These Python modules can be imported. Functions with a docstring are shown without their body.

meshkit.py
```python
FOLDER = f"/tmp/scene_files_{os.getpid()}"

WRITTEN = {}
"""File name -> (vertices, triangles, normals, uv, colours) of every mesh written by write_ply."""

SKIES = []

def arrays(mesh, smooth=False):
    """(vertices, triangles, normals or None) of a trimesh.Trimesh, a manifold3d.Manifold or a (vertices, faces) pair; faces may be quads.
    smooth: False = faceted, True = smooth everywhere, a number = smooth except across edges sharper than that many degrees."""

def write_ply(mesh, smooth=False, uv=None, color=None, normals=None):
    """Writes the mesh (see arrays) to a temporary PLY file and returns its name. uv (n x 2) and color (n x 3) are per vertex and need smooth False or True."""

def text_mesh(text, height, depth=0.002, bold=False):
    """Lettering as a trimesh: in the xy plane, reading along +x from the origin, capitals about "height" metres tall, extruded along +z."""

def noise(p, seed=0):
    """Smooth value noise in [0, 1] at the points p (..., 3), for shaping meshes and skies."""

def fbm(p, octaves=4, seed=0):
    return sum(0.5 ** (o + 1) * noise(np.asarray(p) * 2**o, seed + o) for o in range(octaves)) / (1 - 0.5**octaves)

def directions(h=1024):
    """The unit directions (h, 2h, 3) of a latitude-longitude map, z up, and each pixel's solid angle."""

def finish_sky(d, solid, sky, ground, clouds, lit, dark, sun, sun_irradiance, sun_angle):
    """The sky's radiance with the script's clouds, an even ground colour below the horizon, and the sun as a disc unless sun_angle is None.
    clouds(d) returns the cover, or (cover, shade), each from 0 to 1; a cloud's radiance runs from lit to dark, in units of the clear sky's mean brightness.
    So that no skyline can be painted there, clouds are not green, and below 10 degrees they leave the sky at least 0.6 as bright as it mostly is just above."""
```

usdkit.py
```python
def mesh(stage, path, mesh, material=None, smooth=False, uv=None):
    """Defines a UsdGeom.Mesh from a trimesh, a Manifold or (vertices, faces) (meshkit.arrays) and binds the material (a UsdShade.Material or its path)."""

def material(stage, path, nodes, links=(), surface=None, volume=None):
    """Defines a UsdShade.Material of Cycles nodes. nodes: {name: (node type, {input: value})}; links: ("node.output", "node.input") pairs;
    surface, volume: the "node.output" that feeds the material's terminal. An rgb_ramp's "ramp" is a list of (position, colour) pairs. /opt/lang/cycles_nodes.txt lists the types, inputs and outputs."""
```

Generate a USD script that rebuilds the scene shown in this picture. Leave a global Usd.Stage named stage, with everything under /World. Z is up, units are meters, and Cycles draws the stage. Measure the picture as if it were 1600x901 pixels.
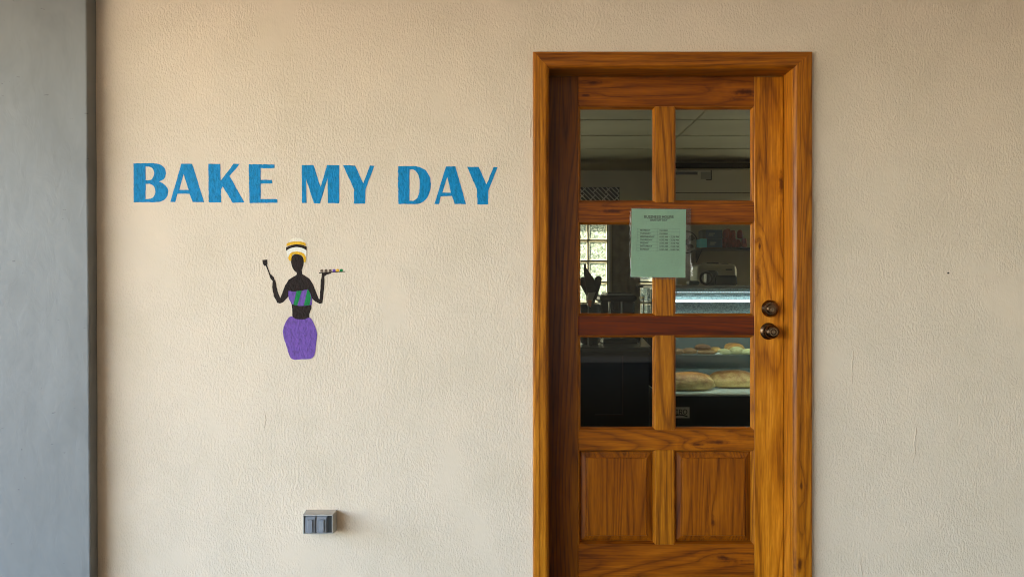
import math, random
import numpy as np, trimesh, manifold3d as m3
from shapely.geometry import Polygon, box as sbox, LineString, Point
from shapely.ops import unary_union
from shapely import affinity
import meshkit, usdkit
from pxr import Usd, UsdGeom, UsdLux, UsdShade, Gf, Sdf

random.seed(7)
stage = Usd.Stage.CreateInMemory()
UsdGeom.SetStageUpAxis(stage, 'Z')
UsdGeom.SetStageMetersPerUnit(stage, 1.0)
UsdGeom.Xform.Define(stage, '/World')
UsdGeom.Scope.Define(stage, '/World/Looks')

# ------------------------------------------------------------------ camera, sky, sun, exposure
EXPOSURE = 3.95
SUN_DIR = np.array([-0.50, 0.62, 0.60]); SUN_DIR /= np.linalg.norm(SUN_DIR)     # towards the sun: behind the building, to the left
SUN_STRENGTH, SKY_STRENGTH = 0.95, 0.115
CAM_Y, CAM_Z = -3.0, 1.23

cam = UsdGeom.Camera.Define(stage, '/World/camera')
cam.CreateHorizontalApertureAttr(36.0); cam.CreateVerticalApertureAttr(20.25); cam.CreateFocalLengthAttr(27.0)
cam.CreateClippingRangeAttr((0.05, 3000.0)); cam.CreateExposureAttr(EXPOSURE)
cam.AddTranslateOp().Set((0, CAM_Y, CAM_Z)); cam.AddRotateXOp().Set(90.0)

sun_el, sun_rot = math.asin(SUN_DIR[2]), math.atan2(SUN_DIR[0], SUN_DIR[1])
sky_mat = usdkit.material(stage, '/World/Looks/sky', {
    's': ('sky_texture', {'sky_type': 'single_scattering', 'sun_disc': False, 'sun_elevation': sun_el, 'sun_rotation': sun_rot}),
    'b': ('background_shader', {'strength': SKY_STRENGTH})}, [('s.color', 'b.color')], surface='b.background')
dome = UsdLux.DomeLight.Define(stage, '/World/sky')
UsdShade.MaterialBindingAPI.Apply(dome.GetPrim()).Bind(sky_mat)
dome.GetPrim().SetCustomDataByKey('kind', 'structure')
sun = UsdLux.DistantLight.Define(stage, '/World/sun')
sun.CreateIntensityAttr(SUN_STRENGTH); sun.CreateNormalizeAttr(True) if hasattr(sun, 'CreateNormalizeAttr') else None
sun.CreateAngleAttr(0.5); sun.CreateColorAttr(Gf.Vec3f(1.0, 0.93, 0.82))
q = Gf.Rotation(Gf.Vec3d(0, 0, 1), Gf.Vec3d(*map(float, SUN_DIR))).GetQuat()
sun.AddOrientOp().Set(Gf.Quatf(q))

# ------------------------------------------------------------------ helpers
used = {}
def path_for(name, parent=None):
    base = (parent.GetPath().pathString if parent else '/World') + '/' + name
    n = used.get(base, 0); used[base] = n + 1
    return base if n == 0 else f'{base}_{n:03d}'

def tag(o, label=None, cat=None, group=None, kind=None):
    for k, v in (('label', label), ('category', cat), ('group', group), ('kind', kind)):
        if v: o.SetCustomDataByKey(k, v)
    return o

def thing(name, label, cat, loc=(0, 0, 0), group=None, rotz=0):
    x = UsdGeom.Xform.Define(stage, path_for(name))
    x.AddTranslateOp().Set(tuple(map(float, loc)))
    if rotz: x.AddRotateZOp().Set(rotz)
    o = x.GetPrim(); tag(o, label, cat, group)
    o.SetCustomDataByKey('base', Gf.Vec3d(*map(float, loc))) if False else None
    bases[o.GetPath().pathString] = np.array(loc, float)
    return o
bases = {}

def obj(name, mesh, mat, parent=None, smooth=False, label=None):
    """One Mesh; given in world coordinates, stored relative to the base of its thing."""
    v, f, n = meshkit.arrays(mesh)
    if parent is not None:
        root = '/'.join(parent.GetPath().pathString.split('/')[:3])
        v = v - bases.get(root, 0)
    p = usdkit.mesh(stage, path_for(name, parent), trimesh.Trimesh(v, f, process=bool(smooth)), mat, smooth=smooth).GetPrim()
    if label: p.SetCustomDataByKey('label', label)
    return p

def at(px, py, d):
    """The point that stands d metres in front of the camera at a place of the 1600 x 901 photograph."""
    return (px - 800) / 1200 * d, d + CAM_Y, CAM_Z - (py - 450.5) / 1200 * d
def X(px, d): return (px - 800) / 1200 * d
def Z(py, d): return CAM_Z - (py - 450.5) / 1200 * d

def box(x0, x1, y0, y1, z0, z1):
    m = trimesh.creation.box([x1 - x0, y1 - y0, z1 - z0]); m.apply_translation([(x0 + x1) / 2, (y0 + y1) / 2, (z0 + z1) / 2]); return m

def to_tm(man):
    k = man.to_mesh(); return trimesh.Trimesh(k.vert_properties[:, :3], k.tri_verts, process=False)

def hull(pts): return to_tm(m3.Manifold.hull_points(np.asarray(pts, float)))

def cbox(x0, x1, y0, y1, z0, z1, c=0.002):
    c = min(c, (x1 - x0) / 2.1, (y1 - y0) / 2.1, (z1 - z0) / 2.1)
    p = []
    for x, a in ((x0, 0), (x1, 0)):
        for y in (y0 + c, y1 - c):
            for z in (z0 + c, z1 - c): p.append((x, y, z))
    for y in (y0, y1):
        for x in (x0 + c, x1 - c):
            for z in (z0 + c, z1 - c): p.append((x, y, z))
    for z in (z0, z1):
        for x in (x0 + c, x1 - c):
            for y in (y0 + c, y1 - c): p.append((x, y, z))
    return hull(p)

def rbox(x0, x1, y0, y1, z0, z1, r, seg=12):
    s = m3.Manifold.sphere(r, seg)
    return to_tm(m3.Manifold.batch_hull([s.translate((x, y, z)) for x in (x0 + r, x1 - r) for y in (y0 + r, y1 - r) for z in (z0 + r, z1 - r)]))

def cat(*ms):
    ms = [m for m in ms if m is not None]
    return trimesh.util.concatenate(ms)

def extrude_xz(poly, y_front, y_back):
    """A shapely outline in (x, z) as a slab from y_front to y_back (y_front nearer the camera)."""
    t = y_back - y_front
    gs = [g for g in getattr(poly, 'geoms', [poly]) if g.area > 1e-9]
    ms = [trimesh.creation.extrude_polygon(g, t, engine='earcut') for g in gs]
    m = cat(*ms); v = np.array(m.vertices)
    m.vertices = np.stack([v[:, 0], y_back - v[:, 2], v[:, 1]], 1)
    return m

def open_back(m):
    n = m.face_normals; k = n[:, 1] < 0.9
    return trimesh.Trimesh(m.vertices, m.faces[k], process=False)

def lathe(profile, center, axis='y', seg=32):
    """profile: (radius, distance along the axis, towards the camera for y / up for z)."""
    m = trimesh.creation.revolve(np.array(profile, float), sections=seg)
    v = np.array(m.vertices)
    if axis == 'y': v = np.stack([v[:, 0], -v[:, 2], v[:, 1]], 1)
    m.vertices = v + np.array(center); m.fix_normals() if not m.is_watertight else None
    return m

def text(s, h, x, y, z, anchor='l', bold=False, depth=0.0003):
    """Lettering on a surface that faces the camera; (x, z) is the start of its base line."""
    m = meshkit.text_mesh(s, h, depth, bold=bold); v = np.array(m.vertices)
    if anchor == 'c': v[:, 0] -= (v[:, 0].min() + v[:, 0].max()) / 2
    m.vertices = np.stack([v[:, 0] + x, y - v[:, 2], v[:, 1] + z], 1); return m

# ------------------------------------------------------------------ materials
def L(name): return '/World/Looks/' + name
def plain(name, color, rough=0.5, metallic=0.0, coat=0.0, noise=0.0, scale=20, spec=0.5, bump=0.0):
    nodes = {'p': ('principled_bsdf', {'base_color': color, 'roughness': rough, 'metallic': metallic, 'coat_weight': coat, 'specular_ior_level': spec})}
    links = []
    if noise or bump:
        nodes['g'] = ('geometry', {}); nodes['n'] = ('noise_texture', {'scale': scale, 'detail': 4})
        links.append(('g.position', 'n.vector'))
    if noise:
        c = np.array(color)
        nodes['r'] = ('rgb_ramp', {'ramp': [(0.3, tuple(c * (1 - noise))), (0.7, tuple(np.minimum(c * (1 + noise), 1)))]})
        links += [('n.fac', 'r.fac'), ('r.color', 'p.base_color')]
    if bump:
        nodes['b'] = ('bump', {'strength': 1.0, 'distance': bump}); links += [('n.fac', 'b.height'), ('b.normal', 'p.normal')]
    return usdkit.material(stage, L(name), nodes, links, surface='p.BSDF')

def stucco(name, color, var=0.05, paint=False, rough=0.75):
    """Trowelled and rolled plaster: short upright ridges, with smoother patches between."""
    c = np.array(color)
    nodes = {
        'g': ('geometry', {}),
        'm': ('mapping', {'scale': (1.0, 1.0, 0.48)}),
        'n': ('noise_texture', {'scale': 150.0, 'detail': 2.5, 'roughness': 0.55, 'distortion': 0.25}),
        'rr': ('rgb_ramp', {'ramp': [(0.36, (0, 0, 0)), (0.47, (0.25,) * 3), (0.56, (0.8,) * 3), (0.68, (1, 1, 1))]}),
        'mp': ('mapping', {'scale': (1.0, 1.0, 0.8), 'rotation': (0, -0.5, 0)}),
        'pn': ('noise_texture', {'scale': 2.6, 'detail': 3.0, 'roughness': 0.55}),
        'pr': ('rgb_ramp', {'ramp': [(0.36, (0.12,) * 3), (0.43, (0.75,) * 3), (0.58, (1, 1, 1))]}),
        'f': ('noise_texture', {'scale': 420.0, 'detail': 2.0}),
        'fm': ('math', {'math_type': 'multiply', 'value2': 0.10}),
        'mu': ('math', {'math_type': 'multiply'}),
        'ad': ('math', {'math_type': 'add'}),
        'w': ('noise_texture', {'scale': 9.0, 'detail': 2.0}),
        'wm': ('math', {'math_type': 'multiply', 'value2': 1.6}),
        'ad2': ('math', {'math_type': 'add'}),
        'b': ('bump', {'strength': 1.0, 'distance': 0.00098}),
        'cn': ('noise_texture', {'scale': 90.0 if paint else 3.0, 'detail': 4.0 if paint else 6.0, 'roughness': 0.62}),
        'cr': ('rgb_ramp', {'ramp': [(0.32, tuple(c * np.array([1 - var, 1 - var, 1 - var * 1.4]))), (0.5, tuple(c)), (0.68, tuple(np.minimum(c * np.array([1 + var * 0.8, 1 + var * .55, 1 + var * .4]), .9)))]}),
        'p': ('principled_bsdf', {'roughness': rough, 'specular_ior_level': 0.15}),
    }
    links = [('g.position', 'm.vector'), ('m.vector', 'n.vector'), ('n.fac', 'rr.fac'),
             ('g.position', 'mp.vector'), ('mp.vector', 'pn.vector'), ('pn.fac', 'pr.fac'),
             ('rr.color', 'mu.value1'), ('pr.color', 'mu.value2'),
             ('g.position', 'f.vector'), ('f.fac', 'fm.value1'), ('mu.value', 'ad.value1'), ('fm.value', 'ad.value2'),
             ('g.position', 'w.vector'), ('w.fac', 'wm.value1'), ('ad.value', 'ad2.value1'), ('wm.value', 'ad2.value2'),
             ('ad2.value', 'b.height'), ('b.normal', 'p.normal'),
             ('m.vector' if paint else 'g.position', 'cn.vector'), ('cn.fac', 'cr.fac'), ('cr.color', 'p.base_color')]
    return usdkit.material(stage, L(name), nodes, links, surface='p.BSDF')

WOODS = {}
def wood(axis, seed, tone=(1.0, 1.0, 1.0), knots=()):
    """Varnished hardwood whose grain runs along x or z. Each piece has a board of its own (seed) and its own tone."""
    key = (axis, seed, tone, tuple(knots))
    if key in WOODS: return WOODS[key]
    rng = random.Random(seed * 31 + (axis == 'z'))
    off = (rng.uniform(-20, 20), rng.uniform(-20, 20), rng.uniform(-20, 20))
    long_, fine = (0.055, 0.018), None
    sc = (1.0, 1.0, 0.075) if axis == 'z' else (0.075, 1.0, 1.0)
    sf = (1.0, 1.0, 0.035) if axis == 'z' else (0.035, 1.0, 1.0)
    t = np.array(tone)
    dark, mid, light, pale = (np.array(a) * t for a in ((0.095, 0.023, 0.0015), (0.230, 0.069, 0.0035), (0.40, 0.136, 0.0085), (0.54, 0.210, 0.022)))
    nodes = {
        'g': ('geometry', {}),
        'm': ('mapping', {'scale': sc, 'location': off}),
        'mf': ('mapping', {'scale': sf, 'location': off}),
        'mw': ('mapping', {'location': off}),
        # slow field whose level lines are the growth rings: gives cathedrals and straight grain in turn
        'a': ('noise_texture', {'scale': 5.5, 'detail': 2.0, 'roughness': 0.4, 'distortion': 0.6}),
        'am': ('math', {'math_type': 'multiply', 'value2': 22.0}),
        'fr': ('math', {'math_type': 'fraction'}),
        'rg': ('rgb_ramp', {'ramp': [(0.0, (0.42,) * 3), (0.16, (0.75,) * 3), (0.55, (1,) * 3), (0.86, (0.66,) * 3), (0.96, (0.30,) * 3), (1.0, (0.42,) * 3)]}),
        's': ('noise_texture', {'scale': 280.0, 'detail': 3.0, 'roughness': 0.7}),
        's2': ('noise_texture', {'scale': 75.0, 'detail': 4.0, 'roughness': 0.6}),
        'c': ('noise_texture', {'scale': 9.0, 'detail': 2.0}),
        # knots and mineral streaks
        'k': ('voronoi_texture', {'scale': 3.1, 'randomness': 1.0}),
        'kr': ('rgb_ramp', {'ramp': [(0.0, (0.1,) * 3), (0.035, (0.25,) * 3), (0.075, (0.85,) * 3), (0.14, (1,) * 3)]}),
        'v1': ('math', {'math_type': 'multiply', 'value2': 0.46}),
        'v2': ('math', {'math_type': 'multiply_add', 'value2': 0.72}),
        'v3': ('math', {'math_type': 'multiply_add', 'value2': 0.55}),
        'v4': ('math', {'math_type': 'multiply_add', 'value2': 0.45}),
        'v5': ('math', {'math_type': 'multiply'}),
        'r': ('rgb_ramp', {'ramp': [(0.34, tuple(dark)), (0.60, tuple(mid)), (0.84, tuple(light)), (1.0, tuple(pale))]}),
        'sub': ('math', {'math_type': 'subtract', 'value2': 0.44}),
        'h': ('math', {'math_type': 'multiply', 'value2': 1.0}),
        'b': ('bump', {'strength': 0.35, 'distance': 0.0006}),
        'rn': ('map_range', {'from_min': 0.3, 'from_max': 0.9, 'to_min': 0.46, 'to_max': 0.30}),
        'p': ('principled_bsdf', {'roughness': 0.4, 'coat_weight': 0.09, 'coat_roughness': 0.14, 'specular_ior_level': 0.25}),
    }
    links = [('g.position', 'm.vector'), ('g.position', 'mf.vector'), ('g.position', 'mw.vector'),
             ('m.vector', 'a.vector'), ('a.fac', 'am.value1'), ('am.value', 'fr.value1'), ('fr.value', 'rg.fac'),
             ('mf.vector', 's.vector'), ('m.vector', 's2.vector'), ('m.vector', 'c.vector'), ('m.vector', 'k.vector'), ('k.distance', 'kr.fac'),
             ('rg.color', 'v1.value1'), ('s.fac', 'v2.value1'), ('v1.value', 'v2.value3'),
             ('s2.fac', 'v3.value1'), ('v2.value', 'v3.value3'), ('c.fac', 'v4.value1'), ('v3.value', 'v4.value3'),
             ('v4.value', 'sub.value1'), ('sub.value', 'v5.value1'), ('kr.color', 'v5.value2'), ('v5.value', 'r.fac'),
             ('v5.value', 'h.value1'), ('h.value', 'b.height'), ('b.normal', 'p.normal'), ('v5.value', 'rn.value'), ('rn.result', 'p.roughness'),
             ('r.color', 'p.base_color')]
    # placed knots: the rings bend round a dark eye
    field, dark_ = 'a.fac', 'kr.color'
    for i, (kx_, kz_, r_) in enumerate(knots):
        st = (1.0, 1.0, 0.24) if axis == 'z' else (0.24, 1.0, 1.0)
        nodes.update({f'kc{i}': ('vector_math', {'math_type': 'subtract', 'vector2': (kx_, 0.0, kz_)}), f'ks{i}': ('vector_math', {'math_type': 'multiply', 'vector2': (st[0], 0.0, st[2])}),
                      f'kl{i}': ('vector_math', {'math_type': 'length'}), f'kw{i}': ('noise_texture', {'scale': 38.0, 'detail': 3.0}), f'kj{i}': ('math', {'math_type': 'multiply_add', 'value2': r_ * 1.3, 'value3': -r_ * 0.65}),
                      f'kd{i}': ('math', {'math_type': 'add'}),
                      f'kg{i}': ('map_range', {'range_type': 'smoothstep', 'from_min': 0.0, 'from_max': r_ * 3.2, 'to_min': 0.04, 'to_max': 0.0}), f'ka{i}': ('math', {'math_type': 'add'}),
                      f'kk{i}': ('map_range', {'range_type': 'smoothstep', 'from_min': 0.0, 'from_max': r_ * 0.95, 'to_min': 0.38, 'to_max': 1.0}), f'km{i}': ('math', {'math_type': 'multiply'})})
        links.extend([('g.position', f'kc{i}.vector1'), (f'kc{i}.vector', f'ks{i}.vector1'), (f'ks{i}.vector', f'kl{i}.vector1'), ('mf.vector' if False else 'g.position', f'kw{i}.vector'),
                      (f'kw{i}.fac', f'kj{i}.value1'), (f'kl{i}.value', f'kd{i}.value1'), (f'kj{i}.value', f'kd{i}.value2'), (f'kd{i}.value', f'kg{i}.value'), (f'kd{i}.value', f'kk{i}.value'),
                      (f'kg{i}.result', f'ka{i}.value1'), (f'kk{i}.result', f'km{i}.value1')])
        links.extend([(field, f'ka{i}.value2'), (dark_, f'km{i}.value2')])
        field, dark_ = f'ka{i}.value', f'km{i}.value'
    links = [l for l in links if l not in (('a.fac', 'am.value1'), ('kr.color', 'v5.value2'))] + [(field, 'am.value1'), (dark_, 'v5.value2')]
    WOODS[key] = usdkit.material(stage, L(f'teak_{"upright" if axis == "z" else "level"}_{len(WOODS):02d}'), nodes, links, surface='p.BSDF')
    return WOODS[key]

WALL_COLOR = (0.68, 0.563, 0.44)
M_wall = stucco('cream_stucco', WALL_COLOR)
M_blue = stucco('blue_wall_paint', (0.003, 0.205, 0.46), 0.27, True, rough=0.55)
M_skin = stucco('dark_brown_wall_paint', (0.017, 0.009, 0.007), 0.38, True, rough=0.55)
M_purple = stucco('purple_wall_paint', (0.15, 0.073, 0.33), 0.24, True, rough=0.55)
M_green = stucco('green_wall_paint', (0.006, 0.19, 0.05), 0.18, True, rough=0.55)
M_yellow = stucco('yellow_wall_paint', (0.72, 0.40, 0.02), 0.18, True, rough=0.55)
M_white = stucco('white_wall_paint', (0.78, 0.74, 0.66), 0.08, True, rough=0.6)
M_greyp = stucco('grey_brown_wall_paint', (0.15, 0.10, 0.07), 0.18, True, rough=0.6)
M_int = plain('room_paint', (0.46, 0.42, 0.31), 0.7, noise=0.06, scale=4)
M_ceil = plain('room_ceiling_paint', (0.44, 0.42, 0.34), 0.7, noise=0.05, scale=3)
M_porch_ceil = plain('porch_ceiling_paint', (0.80, 0.66, 0.51), 0.75, noise=0.05, scale=3)
M_floor = plain('porch_floor_cement', (0.065, 0.06, 0.055), 0.7, noise=0.15, scale=6)
M_ground = plain('dry_ground', (0.30, 0.265, 0.205), 0.9, noise=0.2, scale=0.8)
M_outwall = plain('neighbour_wall_paint', (0.022, 0.02, 0.014), 0.85, noise=0.08, scale=2)
M_endwall = plain('end_wall_paint', (0.36, 0.32, 0.26), 0.85, noise=0.08, scale=2)
M_roof = plain('roof_sheet', (0.30, 0.28, 0.26), 0.6)
M_black = plain('black_laminate', (0.006, 0.0055, 0.005), 0.45)
M_dark = plain('dark_plastic', (0.016, 0.016, 0.016), 0.42)
M_grey_plastic = plain('grey_plastic', (0.17, 0.175, 0.19), 0.42, noise=0.06, scale=60)
M_grey_box = plain('grey_box_plastic', (0.42, 0.395, 0.36), 0.5, noise=0.05, scale=60)
M_grey_lid = plain('grey_lid_plastic', (0.19, 0.20, 0.225), 0.38, noise=0.05, scale=60)
M_bronze = plain('aged_bronze', (0.125, 0.076, 0.043), 0.22, metallic=1.0, noise=0.25, scale=90)
M_bronze2 = plain('worn_brass', (0.30, 0.21, 0.13), 0.3, metallic=1.0, noise=0.2, scale=90)
M_steel = plain('steel', (0.55, 0.57, 0.58), 0.28, metallic=1.0)
M_ink = plain('print_ink', (0.012, 0.016, 0.014), 0.6)
M_inkline = plain('print_line', (0.16, 0.27, 0.19), 0.6)
M_paper = plain('green_paper', (0.44, 0.74, 0.52), 0.55, noise=0.03, scale=15)
M_curtain = plain('grey_brown_cloth', (0.24, 0.21, 0.16), 0.85, noise=0.15, scale=14)
M_frame_white = plain('white_frame_paint', (0.62, 0.60, 0.55), 0.5)
M_mortar = plain('window_mortar', (0.16, 0.14, 0.10), 0.85)

# pillar: smooth painted cement with smears and scuffs
def pillar_mat():
    c = np.array((0.184, 0.186, 0.182))
    nodes = {
        'g': ('geometry', {}), 'm': ('mapping', {'scale': (1, 1, 0.5)}),
        'n': ('noise_texture', {'scale': 5.0, 'detail': 6.0, 'roughness': 0.62, 'distortion': 0.6}),
        'r': ('rgb_ramp', {'ramp': [(0.30, tuple(c * 0.86)), (0.5, tuple(c)), (0.70, tuple(c * 1.10))]}),
        'm2': ('mapping', {'scale': (1, 1, 2.2)}),
        'n2': ('noise_texture', {'scale': 26.0, 'detail': 3.0, 'roughness': 0.5}),
        'r2': ('rgb_ramp', {'ramp': [(0.245, (0.62,) * 3), (0.28, (1, 1, 1))]}),
        'mx': ('mix', {'mix_type': 'multiply', 'fac': 1.0}),
        'n3': ('noise_texture', {'scale': 16.0, 'detail': 5.0, 'roughness': 0.5, 'distortion': 0.8}),
        'b': ('bump', {'strength': 0.7, 'distance': 0.0022}),
        'p': ('principled_bsdf', {'roughness': 0.5, 'specular_ior_level': 0.35})}
    links = [('g.position', 'm.vector'), ('m.vector', 'n.vector'), ('n.fac', 'r.fac'), ('g.position', 'm2.vector'), ('m2.vector', 'n2.vector'), ('n2.fac', 'r2.fac'),
             ('r.color', 'mx.color1'), ('r2.color', 'mx.color2'), ('mx.color', 'p.base_color'), ('m.vector', 'n3.vector'), ('n3.fac', 'b.height'), ('b.normal', 'p.normal')]
    return usdkit.material(stage, L('grey_cement_paint'), nodes, links, surface='p.BSDF')
M_pillar = pillar_mat()

def pane_mat(name, tint, rough=0.0, extra=0.02):
    return usdkit.material(stage, L(name), {
        'f': ('fresnel', {'IOR': 1.5}), 't': ('transparent_bsdf', {'color': tint}), 'gl': ('glossy_bsdf', {'color': (1, 1, 1), 'roughness': rough}),
        'a': ('math', {'math_type': 'add', 'value2': extra}), 'm': ('mix_closure', {})},
        [('f.fac', 'a.value1'), ('a.value', 'm.fac'), ('t.BSDF', 'm.closure1'), ('gl.BSDF', 'm.closure2')], surface='m.closure')
M_glass = pane_mat('door_glass', (0.86, 0.88, 0.84), extra=-0.027)
M_case_glass = pane_mat('case_glass', (0.93, 0.95, 0.94), extra=0.0)
M_sleeve = usdkit.material(stage, L('clear_sleeve'), {
    'g': ('geometry', {}), 'n': ('noise_texture', {'scale': 60.0, 'detail': 3.0, 'distortion': 1.5}), 'b': ('bump', {'strength': 0.8, 'distance': 0.004}),
    'f': ('fresnel', {'IOR': 1.45}), 'a': ('math', {'math_type': 'add', 'value2': 0.02}), 't': ('transparent_bsdf', {'color': (0.985, 0.985, 0.98)}),
    'gl': ('glossy_bsdf', {'roughness': 0.12}), 'm': ('mix_closure', {})},
    [('g.position', 'n.vector'), ('n.fac', 'b.height'), ('b.normal', 'gl.normal'), ('b.normal', 'f.normal') if False else ('n.fac', 'b.height'), ('f.fac', 'a.value1'), ('a.value', 'm.fac'), ('t.BSDF', 'm.closure1'), ('gl.BSDF', 'm.closure2')], surface='m.closure')
M_crinkle = usdkit.material(stage, L('crinkled_plastic'), {
    'p': ('principled_bsdf', {'base_color': (0.75, 0.73, 0.68), 'roughness': 0.25}), 't': ('transparent_bsdf', {'color': (0.95, 0.95, 0.93)}), 'm': ('mix_closure', {'fac': 0.5})},
    [('p.BSDF', 'm.closure1'), ('t.BSDF', 'm.closure2')], surface='m.closure')

def block_mat():
    """Cast glass block: frosted clear rim, wavy greenish middle; daylight comes through it."""
    nodes = {'g': ('geometry', {}), 'n': ('noise_texture', {'scale': 60.0, 'detail': 4.0, 'roughness': 0.65, 'distortion': 1.0}),
             'r': ('rgb_ramp', {'ramp': [(0.34, (0.018, 0.024, 0.017)), (0.5, (0.055, 0.065, 0.048)), (0.64, (0.19, 0.19, 0.145))]}),
             't': ('translucent_bsdf', {}), 'gl': ('glossy_bsdf', {'roughness': 0.15}), 'f': ('fresnel', {'IOR': 1.4}), 'm': ('mix_closure', {})}
    return usdkit.material(stage, L('wavy_block_glass'), nodes, [('g.position', 'n.vector'), ('n.fac', 'r.fac'), ('r.color', 't.color'), ('f.fac', 'm.fac'), ('t.BSDF', 'm.closure1'), ('gl.BSDF', 'm.closure2')], surface='m.closure')
M_block = block_mat()
M_blockrim = usdkit.material(stage, L('frosted_block_rim'), {'t': ('translucent_bsdf', {'color': (0.25, 0.225, 0.145)}), 'd': ('diffuse_bsdf', {'color': (0.8, 0.78, 0.66)}), 'm': ('mix_closure', {'fac': 0.12})},
                             [('t.BSDF', 'm.closure1'), ('d.BSDF', 'm.closure2')], surface='m.closure')
def clear_block(name, c):
    return usdkit.material(stage, L(name), {'t': ('translucent_bsdf', {'color': c}), 'gl': ('glossy_bsdf', {'roughness': 0.15}), 'f': ('fresnel', {'IOR': 1.4}), 'm': ('mix_closure', {})},
                           [('f.fac', 'm.fac'), ('t.BSDF', 'm.closure1'), ('gl.BSDF', 'm.closure2')], surface='m.closure')
M_block_clear, M_blockrim_clear = clear_block('clear_block_glass', (0.66, 0.64, 0.50)), clear_block('clear_block_rim', (0.70, 0.66, 0.50))
def emit(name, color, s):
    return usdkit.material(stage, L(name), {'e': ('emission', {'color': color, 'strength': s})}, [], surface='e.emission')
M_led = emit('led_light', (0.80, 0.95, 1.0), 2.0)
M_led_dim = emit('led_dot_light', (0.75, 0.92, 1.0), 0.13)
M_led_tube = emit('led_tube_light', (0.70, 0.92, 1.0), 0.44)

# ------------------------------------------------------------------ the setting outside
g = obj('ground', (np.array([(-300, -300, -0.12), (300, -300, -0.12), (300, 300, -0.12), (-300, 300, -0.12)], float), np.array([(0, 1, 2, 3)])), M_ground); tag(g, kind='structure')
p = obj('porch_floor', box(-4.7, 3.2, -7.6, 0.15, -0.118, 0.0), M_floor); tag(p, kind='structure')
CEIL = 2.355
pc = thing('porch_ceiling', 'low flat porch ceiling just above the top of the picture', 'ceiling', (0, 0, CEIL))
def soffit(x0, x1, y0, y1, t):
    """The ceiling rises a little away from the wall."""
    zc = lambda y: CEIL + (-0.002 - y) * 0.075
    return hull([(x, y, zc(y) + e) for x in (x0, x1) for y in (y0, y1) for e in (0, t)])
obj('ceiling_panel', soffit(-4.5, 3.2, -7.4, -0.002, 0.03), M_porch_ceil, pc)
obj('edge_beam', soffit(-4.62, -4.502, -7.4, -0.002, 0.2), M_pillar, pc)
obj('edge_beam', box(-4.62, 3.2, -7.52, -7.402, CEIL + 0.53, CEIL + 0.70), M_pillar, pc)
nb = thing('opposite_building', 'dark brown two storey building across the asphalt forecourt', 'building', (3, -13, 0))
obj('wall', box(-6.0, 12, -16, -12, -0.12, 6.5), M_outwall, nb)
obj('roof', box(-6.3, 12.3, -16.3, -11.7, 6.502, 6.7), M_roof, nb)
fc = obj('forecourt', box(-5.0, 12, -11.95, -7.62, -0.119, -0.114), plain('asphalt', (0.032, 0.032, 0.032), 0.9, noise=.2, scale=3)); tag(fc, kind='structure')
ew = thing('porch_end_wall', 'plain end wall closing the right side of the porch', 'wall', (3.2, -2, 0))
obj('wall_face', box(3.202, 3.35, -7.6, -0.002, -0.12, CEIL + 0.85), M_endwall, ew)

# ------------------------------------------------------------------ the front wall with its door opening
OX0, OX1, OZ = 0.124, 1.116, 2.104
wall = thing('front_wall', 'cream textured stucco wall with painted shop name around the wooden door', 'wall', (0, 0, 0))
outline = sbox(-4.5, -0.118, 4.2, 2.7).difference(sbox(OX0, -0.2, OX1, OZ))
obj('stucco_face', extrude_xz(outline, 0.0, 0.15), M_wall, wall)
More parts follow.
